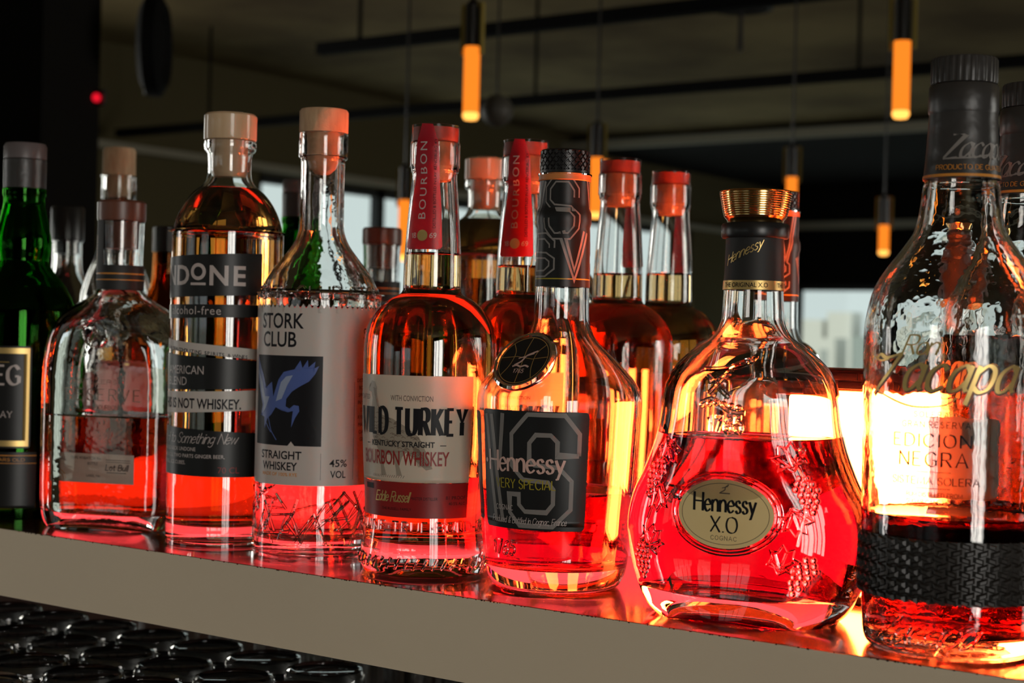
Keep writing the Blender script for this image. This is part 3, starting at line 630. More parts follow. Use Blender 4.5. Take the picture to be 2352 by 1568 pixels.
# --- bird label bottle
def bird():
    t = thing('whiskey_bottle', (-36.67, -15.04, 0), radians(8.6), 'clear long necked whiskey bottle with cork stopper and zigzag edged bird label', 'bottle')
    B = Bottle([(3.9, 0), (4.15, .35), (4.2, 1), (4.22, 16.6), (4.15, 17.6), (3.9, 18.5), (3.45, 19.4), (2.75, 20.3), (2.0, 21.3), (1.62, 22.2), (1.54, 23.2), (1.52, 26), (1.53, 27.25), (1.53, 27.25), (1.68, 27.4), (1.7, 27.7), (1.7, 29.0), (1.64, 29.08)], floor=1.2, thick=.3)
    B.glass(t, 'wavy'); B.liquid(t, 17.0, 'pale')
    MB().lathe([(0, 26.2), (.5, 26.3), (.9, 26.65), (1.1, 27.2), (1.15, 29.1), (1.66, 29.12), (1.7, 29.2), (1.7, 30.6), (1.6, 30.75), (0, 30.78)], 48).build('cork_stopper', 'cork', t)
    fn = B.wrap(4.2)
    d = Decal(); U = 9.2; n = 46; top = []
    for k in range(n): x0 = -U + 2 * U * k / n; x1 = x0 + U / n; x2 = x0 + 2 * U / n; d.poly([(x0, 16.6), (x2, 16.6), (x2, 16.9), (x1, 17.2), (x0, 16.9)], 0, 0)
    d.rect(-U, U, 5.0, 16.6, 0, 0)
    d.font('STORK', 1.05, -2.15, 15.55, 1, 1, align='LEFT', bold=.02, width=3.6).font('CLUB', 1.05, -2.0, 14.3, 1, 1, align='LEFT', bold=.02, width=2.95)
    d.poly([(-2.8, 7.65), (.5, 7.65), (.75, 7.95), (1.0, 7.65), (2.8, 7.65), (2.8, 13.7), (0.2, 13.7), (-2.8, 13.7)][::1], 1, 1)
    wing = [(-2.75, 13.6), (-1.9, 12.4), (-1.5, 11.5), (-.9, 11.9), (-.75, 10.9), (-.3, 12.1), (.1, 12.6), (.9, 12.8), (1.3, 13.4), (1.45, 12.9), (1.8, 13.45), (1.85, 12.95), (2.3, 13.35), (2.25, 12.9), (2.55, 13.05), (2.3, 12.5), (1.9, 12.0), (1.2, 11.6), (.75, 11.3), (.35, 10.8), (.3, 10.3), (.6, 10.15), (.9, 10.4), (1.25, 10.35), (1.3, 10.0), (1.0, 9.5), (.75, 8.9), (.8, 9.6), (.85, 10.0), (.5, 9.9), (.0, 10.0), (-.5, 10.2), (-.9, 9.7), (-1.3, 9.4), (-1.6, 8.7), (-1.65, 9.5), (-2.1, 9.6), (-1.9, 10.3), (-2.2, 11.0), (-2.75, 12.3)]
    d.poly(wing, 2, 2)
    d.poly([(-2.7, 12.9), (-2.0, 11.9), (-1.6, 10.9), (-1.1, 10.9), (-1.5, 10.1), (-1.8, 9.8), (-1.7, 10.4), (-2.2, 11.4)], 3, 3).poly([(-.5, 10.6), (-.1, 11.9), (.3, 12.3), (.8, 12.4), (.4, 11.7), (0, 10.8)], 3, 3)
    d.ribbon([(-1.2, 9.5), (-.9, 8.6), (-.4, 8.0)], .07, 2, 2).ribbon([(-1.5, 9.2), (-1.1, 8.7), (-.9, 8.5)], .07, 2, 2)
    d.font('STRAIGHT', .56, -.2, 6.75, 1, 1, bold=.025, width=3.4).font('WHISKEY', .56, -.25, 6.0, 1, 1, bold=.025, width=2.95).font('MADE OF 100% RYE', .24, -.25, 5.6, 4, 1, bold=.02, width=2.95)
    d.rect(2.78, 2.8, 5.4, 7.2, 1, 1).font('45%', .5, 4.0, 6.3, 1, 1, bold=.015, width=1.25).font('VOL', .5, 4.0, 5.55, 1, 1, bold=.015, width=1.1).rect(5.1, 5.12, 5.4, 12, 1, 1)
    for i in range(9): d.font(('DISTILLED AND', 'BOTTLED BY', 'SPREEWOOD', 'IN SCHLEPZIG', 'STRAIGHT', 'RYE WHISKEY', 'MATURED IN', 'OAK CASKS', 'GERMANY')[i], .26, 6.3, 12.0 - i * .5, 1, 1, sx=.8)
    d.font('STORK', .8, 6.9, 14.9, 1, 1, width=2.2)
    d.build('paper_label', fn, ['p_white', 'ink', 'blue', 'pblue', 'orange'], t, label='cream paper label with a blue bird picture')
    fs = B.wrap(4.2)
    emboss('embossed_name', text_strokes('STORK*CLUB*STORK*CLUB*STORK*CLUB', .85, 0, 17.55, width=25.5, gap=.3), B.wrap(4.2, 0), .085, 'glass', t, depth=0, label='raised glass lettering round the shoulder')
    random.seed(5); st = []
    for k in range(70):
        u = -10 + k * .3; z = random.uniform(1.0, 3.6); a = random.choice((40, 55, 70, 115, 130, 150, 5)); L = random.uniform(1.2, 2.4)
        st.append([(u, z), (u + L * cos(radians(a)), min(4.6, max(.9, z + L * sin(radians(a)))))])
    st += [[(u, 1.0), (u + .9, 3.2), (u + 1.8, 1.0)] for u in (-6, -2.4, 1.5, 5)]
    emboss('embossed_lines', st, B.wrap(4.2, 0), .1, 'glass', t, label='raised criss-cross lines of glass round the foot')
bird()

# --- red strip bourbon, twice
def turkey(loc, label, az, level):
    t = thing('bourbon_bottle', loc, radians(az), label, 'bottle', 'bourbon bottles with a red neck strip')
    B = Bottle([(4.05, 0), (4.25, .4), (4.3, .9), (4.2, 1.8), (4.05, 3.3), (4.1, 5.0), (4.3, 8.5), (4.38, 12), (4.36, 14.8), (4.1, 16.0), (3.45, 17.0), (2.7, 17.65), (2.1, 17.95), (1.9, 18.25), (1.9, 18.25), (1.88, 19.5), (1.85, 20.6), (1.68, 23.2), (1.5, 25.3), (1.48, 25.9), (1.48, 25.9), (1.58, 26.15), (1.6, 27.7), (1.5, 27.85)], floor=2.0, thick=.3, punt=.7)
    B.glass(t, 'glass'); B.liquid(t, level, 'whiskey')
    MB().lathe([(0, 25.6), (1.0, 25.6), (1.18, 25.9), (1.2, 27.9), (1.45, 27.95), (1.5, 28.05), (1.5, 28.85), (0, 28.9)], 40).build('cork_stopper', pbr('dark_red_stopper', (.30, .05, .03), .5), t)
    MB().lathe([(0, 25.4), (1.02, 25.4), (1.22, 25.8), (1.22, 27.84)], 40).build('cork', 'cork', t)
    MB().lathe([(1.63, 26.3), (1.66, 26.3), (1.66, 27.8), (1.58, 28.0), (1.6, 29.0), (1.57, 29.02), (1.56, 28.0), (1.63, 27.75), (1.63, 26.3)], 48).build('clear_seal_film', 'plastic', t)
    sr = [(1.96, 20.0), (1.93, 20.6), (1.76, 23.2), (1.58, 25.3), (1.58, 25.9), (1.70, 26.2), (1.70, 27.75), (1.64, 28.0), (1.63, 29.05)]
    def ns(u, z, h): r = interp(sr, z) + h; ph = u / 1.75; return (r * sin(ph), -r * cos(ph), z)
    d = Decal().poly([(-1.25, 21.0), (-1.05, 20.85), (1.05, 20.85), (1.2, 21.05), (1.15, 23.5), (.95, 26.5), (.85, 27.8), (.45, 28.95), (-.35, 29.0), (-.7, 28.0), (-.8, 26.5), (-1.1, 23.5)], 0, 0)
    d.font('BOURBON', .52, .1, 22.75, 1, 1, rot=90, align='LEFT', gap=1.3, width=5.0).font('DISTILLED & BOTTLED IN LAWRENCEBURG, KY', .2, .78, 22.2, 2, 1, rot=90, align='LEFT', width=5.8)
    d.ell(-.05, 21.75, .34, .36, 3, 1).write('18', .3, -.65, 21.6, 1, 1, w=.16).write('69', .3, .62, 21.6, 1, 1, w=.16)
    d.build('neck_strip', ns, ['p_strip', 'silver', 'ink', 'goldp'], t, label='red paper strip running down the neck')
    fn = B.wrap(4.35)
    d = Decal().rect(-4.55, 4.55, 6.0, 12.75, 0, 0)
    # walking turkey drawing
    bird = [(-3.0, 12.0), (-2.7, 12.35), (-2.35, 12.3), (-2.15, 11.9), (-2.2, 11.3), (-2.05, 10.6), (-1.6, 10.2), (-.8, 10.0), (.2, 9.5), (1.0, 8.9), (1.5, 7.9), (1.9, 6.9), (1.5, 6.8), (.9, 7.3), (.2, 7.9), (-.1, 7.6), (-.3, 7.0), (-.1, 6.4), (-.5, 6.4), (-.6, 7.1), (-.9, 7.7), (-1.3, 7.7), (-1.5, 7.0), (-1.3, 6.4), (-1.75, 6.35), (-1.8, 7.1), (-1.95, 7.9), (-2.5, 8.7), (-2.8, 9.6), (-2.7, 10.5), (-2.6, 11.2), (-2.75, 11.6), (-3.05, 11.7)]
    d.poly(bird, 4, 1)
    random.seed(2)
    for k in range(90):
        u = random.uniform(-2.5, 1.1); z = 9.4 - .45 * (u + 2) * .9 + random.uniform(-.9, .9)
        d.ribbon([(u, z), (u + .16, z + .06), (u + .3, z - .02)], .035, 3, 2)
    for k in range(12): d.ribbon([(-2.55 + .04 * k, 11.9 - .1 * k), (-2.2 + .03 * k, 11.8 - .1 * k)], .03, 3, 2)
    for k in range(9): d.ribbon([(.6 + .05 * k, 8.3 - .02 * k), (1.0 + .09 * k, 7.0)], .03, 3, 2)
    for k in range(16): d.ribbon([(-2.6 + .17 * k, 6.25), (-2.5 + .17 * k, 6.42)], .03, 3, 1)
    d.font('CRAFTED', .33, -3.6, 11.15, 1, 1, sx=.7).font('WITH CONVICTION', .36, .45, 11.15, 1, 1, sx=.62, bold=.01)
    d.write('WILD TURKEY', 1.62, .05, 9.05, 2, 3, w=.20, contrast=.38, serif=.10, width=8.0, gap=.40)
    d.font('KENTUCKY STRAIGHT', .36, -.3, 8.25, 2, 3, bold=.03, width=4.6).rect(-3.2, -2.85, 8.35, 8.4, 2, 3).rect(2.35, 2.75, 8.35, 8.4, 2, 3)
    d.font('BOURBON WHISKEY', .92, -.35, 7.1, 5, 3, bold=.02, width=6.6)
    d.build('front_label', fn, ['p_cream', 'inkbrown', 'ink', 'inkbrown', paper('faint_bird_tint', (.46, .38, .29), .25), 'inkred'], t, label='cream paper label with a walking bird')
    d = Decal().rect(-4.55, 4.55, 3.75, 5.97, 0, 0).write('Eddie Russell', .62, -1.0, 4.75, 1, 1, w=.1, slant=.4, gap=.1, width=2.7).font('MASTER DISTILLER', .2, 1.4, 4.9, 2, 1, sx=.8).font('81 PROOF', .24, 3.6, 4.95, 2, 1).font('40.5% ALC', .2, 3.7, 4.6, 2, 1).font('THE RUSSELL FAMILY', .18, -.6, 4.2, 2, 1).rect(-3.6, -2.6, 5.45, 5.8, 2, 1)
    d.build('lower_label', fn, ['p_red', 'goldp', 'ink'], t, label='dark red paper label with a gold signature')
    emboss('embossed_lettering', text_strokes('BOLD*GENUINE*TRUE*BOLD*GENUINE*TRUE', .62, 2, 2.85, width=22, gap=.35), B.wrap(4.35, 0), .07, 'glass', t, label='raised glass lettering above the foot')
    st = [[(u, .5), (u + .35, 1.2)] for u in [k * .62 - 11 for k in range(36)]]
    emboss('fluted_foot', st, B.wrap(4.35, 0), .12, 'glass', t)
    return t
turkey((-26.4, -15.45, 0), 'red neck strip bourbon bottle with cream label, in front beside the bird label bottle', 17.5, 20.6)
turkey((-25.6, -6.3, 0), 'red neck strip bourbon bottle standing behind, mostly hidden by the black labelled cognac', 17.5, 20.2)

# --- black label cognac
def blackcognac():
    t = thing('cognac_bottle', (-16.46, -14.94, 0), radians(12.6), 'clear cognac bottle with black outlined-letter label and black knurled cap', 'bottle')
    B = Bottle([(3.7, 0), (4.05, .3), (4.4, 1.2), (4.6, 2.9), (4.72, 4.6), (4.88, 6.7), (5.05, 9.8), (5.13, 11), (5.08, 11.9), (4.7, 12.7), (3.95, 13.55), (3.0, 14.5), (2.2, 15.3), (1.8, 16.2), (1.71, 17), (1.68, 18.5), (1.6, 22.4), (1.6, 22.4), (1.68, 22.5), (1.66, 23.1), (1.66, 23.1), (1.56, 23.2), (1.53, 25.4), (1.45, 25.5)], floor=1.4, thick=.42)
    B.glass(t, 'glass'); B.liquid(t, 5.95, 'cognac')
    mbv = []
    def kn(ph, z, r):
        a = (ph * 11 / pi + (z - 25.6) * 2.1) % 1; b = (ph * 11 / pi - (z - 25.6) * 2.1) % 1
        return -.10 * (1 if min(a, 1 - a) < .13 or min(b, 1 - b) < .13 else 0) if 25.7 < z < 26.9 and r > 1.4 else 0
    pr = [(0, 25.2), (1.2, 25.2), (1.3, 25.5), (1.5, 25.52)] + [(1.55, 25.55 + k * .045) for k in range(31)] + [(1.45, 27.0), (0, 27.03)]
    v, f = lathe(pr, 320, rmod=kn); obj('knurled_cap', v, f, 'black', t, False)
    MB().lathe([(1.6, 25.05), (1.64, 25.1), (1.62, 25.5), (1.5, 25.52)], 40).build('amber_ring', pbr('orange_ring', (.6, .2, .05), .4), t)
    fn = B.wrap(1.62, .03)
    U = 5.2
    d = Decal().rect(-U, U, 18.5, 25.05, 0, 0).rect(-U, U, 18.95, 19.02, 1, 1)
    def S_(x, y, h, w, mi, lw, ly): d.ribbon([(x + w, y + h * .68), (x + w, y + h * .82), (x + w * .75, y + h), (x + w * .25, y + h), (x, y + h * .84), (x, y + h * .62), (x + w * .22, y + h * .5), (x + w * .78, y + h * .48), (x + w, y + h * .36), (x + w, y + h * .16), (x + w * .75, y), (x + w * .25, y), (x, y + h * .16), (x, y + h * .32)], lw, mi, ly)
    def V_(x, y, h, w, mi, lw, ly): d.ribbon([(x, y + h), (x + w / 2, y), (x + w, y + h)], lw, mi, ly)
    for x, y, c in ((-.5, 21.6, 'S'), (-2.6, 21.3, 'V'), (-2.0, 19.3, 'S'), (.45, 19.2, 'V'), (2.5, 21.4, 'V'), (-4.6, 21.3, 'S'), (3.2, 19.3, 'S')):
        if c == 'S' : hh_ = 3.5 if y > 21 else 2.3; S_(x, y, hh_, 1.9, 2, .44, 1); S_(x, y, hh_, 1.9, 0, .24, 2)
        else: hh_ = 3.7 if y > 21 else 2.7; V_(x, y, hh_, 1.7, 2, .5, 1); V_(x, y, hh_, 1.7, 0, .10, 2)
    d.build('neck_sleeve', fn, ['p_black', 'yel', 'p_grey'], t, label='black neck sleeve with grey outlined letters')
    fn = B.wrap(5.0)
    d = Decal().rect(-3.65, 3.65, 3.9, 11.0, 0, 0, .3)
    def OS(mi, lw, ly): d.ribbon([(2.7, 8.6), (2.9, 9.7), (2.1, 10.75), (.2, 10.75), (-.9, 9.5), (-.9, 7.6), (-.3, 6.8), (1.2, 6.6), (1.45, 6.2), (1.45, 5.5), (1.1, 4.95), (-.5, 4.95), (-.85, 5.4), (-.85, 6.2)], lw, mi, ly)
    def OS2(mi, lw, ly):
        d.ribbon([(3.1, 8.4), (3.1, 9.7), (2.2, 10.8), (0.0, 10.8), (-1.1, 9.6), (-1.1, 7.7), (-.3, 6.9), (1.3, 6.8), (1.6, 6.4), (1.6, 5.5), (1.2, 5.0), (-.2, 5.0), (-.6, 5.4), (-.6, 6.0), (-1.3, 6.0), (-1.3, 4.9), (-.6, 4.15), (1.6, 4.15), (2.7, 5.2), (2.7, 6.9), (1.9, 7.7), (.4, 7.8), (.1, 8.1), (.1, 9.1), (.5, 9.6), (1.4, 9.6), (1.8, 9.2), (1.8, 8.4), (3.1, 8.4)], lw, mi, ly)
    OS2(1, .26, 1)
    d.ribbon([(-3.3, 10.7), (-2.5, 4.3)], .3, 1, 1).ribbon([(-2.75, 10.7), (-2.3, 7.0), (-1.9, 4.3)], .3, 1, 1).ribbon([(-1.75, 10.8), (-2.1, 7.5)], .3, 1, 1)
    d.write('Hennessy', 1.22, -.35, 7.35, 2, 3, w=.15, contrast=.45, serif=.05, width=5.2, gap=.16).ell(-3.3, 7.9, .14, .14, 2, 3)
    d.write('VERY SPECIAL', .55, -.3, 6.35, 3, 3, w=.13, contrast=.5, width=4.1)
    d.font('COGNAC', .34, -1.75, 5.0, 4, 3, width=1.4).write('Produced & Bottled in Cognac, France', .38, -.2, 4.25, 4, 3, w=.09, slant=.3, gap=.14, width=5.3)
    d.build('front_label', fn, ['p_black', 'p_grey', 'pink', 'yel', 'silver'], t, label='black label with rounded corners')
    d = Decal().rect(-8.2, -4.2, 4.2, 10.8, 0, 0, .3).ribbon([(-5.2, 5.2), (-4.6, 5.2), (-4.6, 9.8), (-5.2, 9.8)], .2, 1, 1)
    d.build('side_label', fn, ['p_black', 'inkred'], t)
    emboss('embossed_year', text_strokes('1765', .85, -2.0, 2.3, slant=.2, gap=.25, width=1.9), B.wrap(5, 0), .09, 'glass', t, label='raised glass year')
    # tilted medallion on the shoulder
    ph = radians(-14); c = Vector((3.75 * sin(ph), -3.75 * cos(ph), 13.9)); nrm = Vector((sin(ph) * .80, -cos(ph) * .80, .60)).normalized()
    ux = Vector((cos(ph), sin(ph), 0)); uy = nrm.cross(ux)
    def pl(u, v, h): return tuple(c + ux * u + uy * v + nrm * h)
    v, f = lathe([(0, -.5), (1.9, -.5), (2.15, -.1), (2.15, .1), (2.0, .22), (1.86, .2), (1.82, .1), (0, .1)], 48); v = [pl(x, -y, z) for x, y, z in v]
    md = obj('medallion', v, f, 'glass', t); md['label'] = 'round raised medallion of glass'
    d = Decal().ell(0, 0, 1.8, 1.8, 0, 0).ring(0, 0, 1.72, 1.72, .05, 1, 1, 48)
    d.ribbon([(-1.7, .1), (-.6, .25), (.6, .1), (1.7, .3)], .05, 1, 1).ribbon([(.1, -1.7), (0, -.4), (-.1, .8), (0, 1.7)], .05, 1, 1).ribbon(cat([(1.2, 1.2), (.75, .5), (.8, -.5), (1.1, -1.3)]), .05, 1, 1).ribbon(cat([(-1.2, 1.2), (-.8, .5), (-.85, -.4), (-1.2, -1.2)]), .05, 1, 1)
    d.ribbon(cat([(-.5, -.4), (-.1, -.1), (.1, .3), (.5, .55), (.8, .7)]), .12, 2, 2).ribbon([(-.4, .1), (.6, .5)], .07, 2, 2).ribbon(cat([(-.6, -.5), (-.3, -.4), (0, -.5), (.3, -.4), (.6, -.5)]), .12, 2, 2).write('1765', .28, 0, -.95, 2, 2, w=.14)
    d.build('medallion_face', lambda u, v_, h: pl(u, v_, .13 + h), ['p_black', 'goldp', 'pink'], md, label='black disc with gold lines')
blackcognac()

# --- round bellied decanter
def decanter():
    t = thing('cognac_decanter', (-2.61, -16.22, 0), radians(7), 'round bellied cognac decanter with gold oval label and ribbed gold stopper', 'bottle')
    def ab(r, z):
        k = min(1, max(0, (r - 1.8) / 4.6)); return (r, r * (1 - k) + (3.55 + .55 * k) * k if r > 1.8 else r, 2 + .25 * k)
    B = Bottle([(5.1, 0), (5.7, .5), (6.3, 1.5), (6.85, 3.1), (7.08, 4.6), (7.02, 5.6), (6.7, 6.8), (6.1, 8.0), (5.5, 9.5), (5.15, 10.9), (4.98, 12.2), (4.72, 13.2), (4.15, 14.15), (3.1, 15.1), (2.2, 15.75), (1.8, 16.5), (1.72, 17.3), (1.66, 18.4), (1.55, 21.2), (1.5, 21.9)], ab=ab, seg=112, floor=1.5, thick=.5, foot=.5, punt=.6)
    B.glass(t, 'glass'); B.liquid(t, 10.15, 'cognac')
    sl = [(1.70, 18.3), (1.66, 19.3), (1.60, 21.25)]
    MB().lathe([(1.68, 18.32), (1.73, 18.32), (1.66, 19.3), (1.62, 21.25), (1.56, 21.25)], 56).build('neck_sleeve', 'matt', t)
    nf = lambda u, z, h: ((interp([(1.75, 18.3), (1.69, 19.3), (1.65, 21.3)], z) + h) * sin(u / 1.7), -(interp([(1.75, 18.3), (1.69, 19.3), (1.65, 21.3)], z) + h) * cos(u / 1.7), z)
    d = Decal().rect(-5.3, 5.3, 18.34, 18.85, 0, 0)
    for k in (-3.4, 0, 3.4): d.font('THE ORIGINAL X.O', .27, k, 18.47, 1, 1, width=2.75, bold=.01)
    cv = text_strokes('Hennessy', .55, 0, 0, slant=.3, gap=.12, width=2.5)
    for st in cv: d.ribbon([(x * .9 - .1, 20.1 + y + (x + .2) * .42) for x, y in st], .045, 0, 1)
    d.write('X', .8, 3.1, 19.5, 2, 1, w=.08)
    d.build('gold_neck_print', nf, ['goldp', 'ink', 'inkred'], t, label='gold band and gold signature on the neck')
    MB().lathe([(1.5, 21.22), (1.84, 21.25), (1.9, 21.35), (1.9, 21.95), (1.82, 22.08), (1.5, 22.1), (0, 22.1), (0, 21.22)], 56).build('collar', 'black', t)
    pr = [(0, 22.1), (1.55, 22.12), (1.6, 22.3), (1.72, 22.4)]
    for k in range(11): z = 22.45 + k * .125; r = 1.74 + .26 * (k / 10) ** .8; pr += [(r, z), (r + .035, z + .04), (r + .035, z + .085), (r, z + .12)]
    pr += [(2.03, 23.86), (1.98, 23.92), (0, 23.92)]
    MB().lathe(pr, 64).build('gold_stopper', 'gold', t)
    # oval label in a moulded frame
    fo = B.wrap(5, 0); cx, cz = .15, 6.1
    st = []
    for s_, r in ((1.0, 1), (1.09, 1)): st.append([(cx + 2.85 * s_ * cos(k * pi / 24), cz + 2.0 * s_ * sin(k * pi / 24)) for k in range(49)])
    emboss('oval_frame', st, fo, .13, 'glass', t, seg=8, label='oval moulded glass frame round the label')
    fl = B.wrap(5, .07)
    d = Decal().ell(cx, cz, 2.72, 1.88, 0, 0, 56).ring(cx, cz, 2.5, 1.68, .03, 1, 1, 56)
    d.write('Hennessy', 1.0, cx, cz + .1, 2, 1, w=.15, contrast=.4, serif=.05, width=3.5, gap=.16).write('X.O', .85, cx, cz - 1.0, 2, 1, w=.13, contrast=.4, serif=.06, width=1.5).write('COGNAC', .22, cx, cz - 1.42, 1, 1, w=.12, gap=.4)
    d.ribbon(cat([(cx - .25, cz + 1.15), (cx, cz + 1.3), (cx + .05, cz + 1.45), (cx + .25, cz + 1.6)]), .06, 1, 1).ribbon([(cx - .15, cz + 1.4), (cx + .2, cz + 1.5)], .04, 1, 1).ribbon([(cx - .3, cz + 1.12), (cx + .3, cz + 1.12)], .06, 1, 1)
    d.build('oval_label', fl, ['goldlab', 'inkbrown', 'ink'], t, label='oval gold metal label')
    # moulded vines, leaves, grapes
    def leaf(u, z, s, a):
        p = [(0, -.9), (.35, -.55), (.85, -.6), (.7, -.15), (1.0, .3), (.5, .35), (.35, .9), (0, .6), (-.35, .9), (-.5, .35), (-1, .3), (-.7, -.15), (-.85, -.6), (-.35, -.55), (0, -.9)]
        c, q = cos(radians(a)), sin(radians(a)); o = [[(u + s * (x * c - y * q), z + s * (x * q + y * c)) for x, y in p]]
        for e in ((.6, -.35), (.6, .2), (-.6, .2), (-.6, -.35), (0, .5)): o.append([(u + s * (.6 * q), z - s * .6 * c), (u + s * (e[0] * c - e[1] * q), z + s * (e[0] * q + e[1] * c))])
        return o
    def grapes(u, z, dx, s=.2, rows=(2, 3, 4, 3, 3, 2, 1)):
        o = []
        for i, n in enumerate(rows):
            for j in range(n): o.append((u + dx * i + (j - (n - 1) / 2) * s * 1.8, z - i * s * 1.55, s))
        return o
    st = []; bl = []
    for u, z, a in ((-3.4, 9.3, 200), (-4.1, 6.7, 160), (-4.4, 4.3, 330), (3.5, 9.3, 20), (4.0, 5.9, 200), (3.4, 3.8, 340)): st += leaf(u, z, .85, a)
    bl += grapes(-4.0, 8.7, -.12, .19) + grapes(-5.1, 3.9, .02, .19) + grapes(4.2, 8.2, .1, .19) + grapes(4.7, 3.9, -.14, .2)
    st += [cat([(-3.2, 9.9), (-4.2, 8.0), (-4.3, 6.5), (-4.8, 5.0), (-4.5, 4.0)]), cat([(3.2, 9.9), (4.4, 8.0), (4.4, 6.4), (4.1, 4.6)])]
    emboss('moulded_vine', st, fo, .095, 'glass', t, balls=bl, label='raised glass vine leaves and grapes')
    fm = fo
    st = text_strokes('1765', .8, .1, 10.55, gap=.25, width=1.9) + [cat([(-1.3, 12.1), (-.6, 12.3), (.3, 11.7), (1.2, 11.6)])]
    st += [cat([(-.9, 12.6), (-.2, 13.3), (.4, 14.0), (1.2, 14.3), (1.5, 14.7)]), cat([(-1.2, 13.9), (0, 14.0), (1.2, 14.5)]), cat([(-1.0, 13.6), (-.3, 12.9), (.3, 12.4)]), [(-.9, 13.2), (.3, 13.7)]]
    emboss('moulded_crest', st, fm, .15, 'glass', t, balls=[(-1.25 + .42 * k, 12.1 - .06 * abs(k - 2) ** 1.2, .2) for k in range(6)], label='raised glass arm crest and year')
decanter()

# --- rum bottles with woven band
def rum(loc, label, az, level, back=False):
    t = thing('rum_bottle', loc, radians(az), label, 'bottle', 'rum bottles with a woven black band')
    B = Bottle([(3.95, 0), (4.3, .35), (4.45, 1.2), (4.52, 3), (4.62, 7), (4.68, 12), (4.72, 15.6), (4.6, 17), (4.25, 18.4), (3.6, 19.5), (2.85, 20.5), (2.3, 21.4), (2.05, 22.5), (1.93, 23.6), (1.85, 24), (1.7, 26), (1.62, 27.4), (1.62, 27.4), (1.68, 27.5), (1.68, 28.7), (1.6, 28.8)], floor=1.0, thick=.34, punt=.6)
    B.glass(t, 'wavy'); B.liquid(t, level, 'rum2' if back else 'rum')
    def rid(ph, z, r): return -.05 * (1 if int(ph * 30 / pi) % 2 else 0) if 29.0 < z < 30.15 and r > 1.4 else 0
    v, f = lathe([(0, 27.5), (1.45, 27.5), (1.45, 28.85), (1.66, 28.9), (1.68, 29.05), (1.68, 30.1), (1.6, 30.22), (0, 30.25)], 240, rmod=rid); obj('ridged_cap', v, f, 'foil', t)
    MB().lathe([(1.9, 24.0), (1.93, 24.0), (1.80, 25.5), (1.71, 27.35), (1.71, 27.35), (1.76, 27.5), (1.74, 28.75), (1.66, 28.85)], 64).build('neck_capsule', 'foil', t)
    R1 = [(1.96, 23.9), (1.82, 25.5), (1.75, 27.4)]
    nf = lambda u, z, h: ((interp(R1, z) + h + .01) * sin(u / 1.85), -(interp(R1, z) + h + .01) * cos(u / 1.85), z)
    d = Decal().rect(-5.75, 5.75, 24.05, 24.2, 0, 0).write('PRODUCTO DE GUATEMALA', .24, 1.35, 24.4, 0, 0, w=.15, contrast=.6, width=4.6)
    for q in text_strokes('Zacapa', 1.15, 1.25, 25.0, slant=.45, gap=.08, width=3.6): d.ribbon(q, .16, 1, 0, .3, 25)
    d.ribbon(cat([(-.6, 24.95), (.9, 25.0), (2.2, 25.25)]), .08, 1, 0)
    d.build('neck_print', nf, ['orange', 'p_grey'], t, label='grey script and gold line on the neck')
    # woven palm band: small slanted pads
    V = []; F = []; FM = []; rows, cols = 9, 46; z0, z1 = 2.85, 5.95
    v, f = lathe([(4.58, z0), (4.6, z0), (4.66, z1), (4.62, z1)], 72); mb = MB().add(v, f)
    for i in range(rows):
        for j in range(cols):
            u0 = j / cols * 2 * pi; du = 2 * pi / cols; zz = z0 + (z1 - z0) * i / rows; dz = (z1 - z0) / rows; sl = (1 if i % 2 else -1) * dz * .55; g = .07
            def P(a, b, h): ph = u0 + du * (a + (.35 if i % 2 else 0)); z = zz + dz * b + sl * (a - .5); r = 4.64 + h; return (r * sin(ph), -r * cos(ph), z)
            q = [P(g, g, 0), P(1 - g, g, 0), P(1 - g, 1 - g, 0), P(g, 1 - g, 0), P(.28, .3, .13), P(.72, .3, .13), P(.72, .7, .13), P(.28, .7, .13)]
            mb.add(q, [(4, 5, 6, 7), (0, 1, 5, 4), (1, 2, 6, 5), (2, 3, 7, 6), (3, 0, 4, 7)])
    mb.build('woven_band', pbr('black_woven_palm', (.022, .018, .015), .42), t, False)['label'] = 'black woven band'
    fn = B.wrap(4.7)
    d = Decal()
    zs = [cat([(-3.55, 14.75), (-3.2, 15.0), (-2.7, 14.85), (-1.75, 15.1)]), [(-1.75, 15.1), (-2.6, 14.1), (-3.75, 13.0)]]
    zs += text_strokes('acapa', 2.0, .95, 13.3, slant=.42, gap=.16, width=5.4)
    for q in zs: d.ribbon([(x + .05, y - .05) for x, y in q], .36, 1, 0, .4, 20)
    for q in zs: d.ribbon(q, .25, 0, 1, .4, 20)
    d.ribbon(cat([(-3.7, 13.4), (-2.9, 13.0), (-1.2, 12.5), (.4, 12.6), (1.0, 13.0)]), .12, 0, 1, .5).ribbon(cat([(-3.7, 14.9), (-3.2, 14.7), (-2.6, 14.8)]), .1, 0, 1)
    d.write('Ron', .95, -.9, 15.05, 0, 1, w=.13, slant=.45, gap=.1, contrast=.4)
    d.font('TM', .14, 3.9, 14.5, 0, 1)
    d.write('SOLERA', .26, -.2, 12.0, 2, 0, w=.13, gap=.5).write('GRAN RESERVA', .28, 0, 11.5, 2, 0, w=.13, gap=.4)
    d.write('EDICION', .62, -.2, 10.55, 2, 0, w=.14, contrast=.35, serif=.09, width=3.9, gap=.35).write('NEGRA', .68, -.1, 9.6, 2, 0, w=.14, contrast=.35, serif=.09, width=3.4, gap=.35)
    d.rect(-.9, .8, 9.3, 9.33, 2, 0).write('SISTEMA SOLERA', .36, 0, 8.7, 2, 0, w=.15, contrast=.4, serif=.08, width=4.4).rect(-.9, .8, 8.5, 8.53, 2, 0).write('RUM DISTILLED FROM', .2, 0, 8.1, 2, 0, w=.14).write('SUGAR CANE HONEY', .2, 0, 7.75, 2, 0, w=.14)
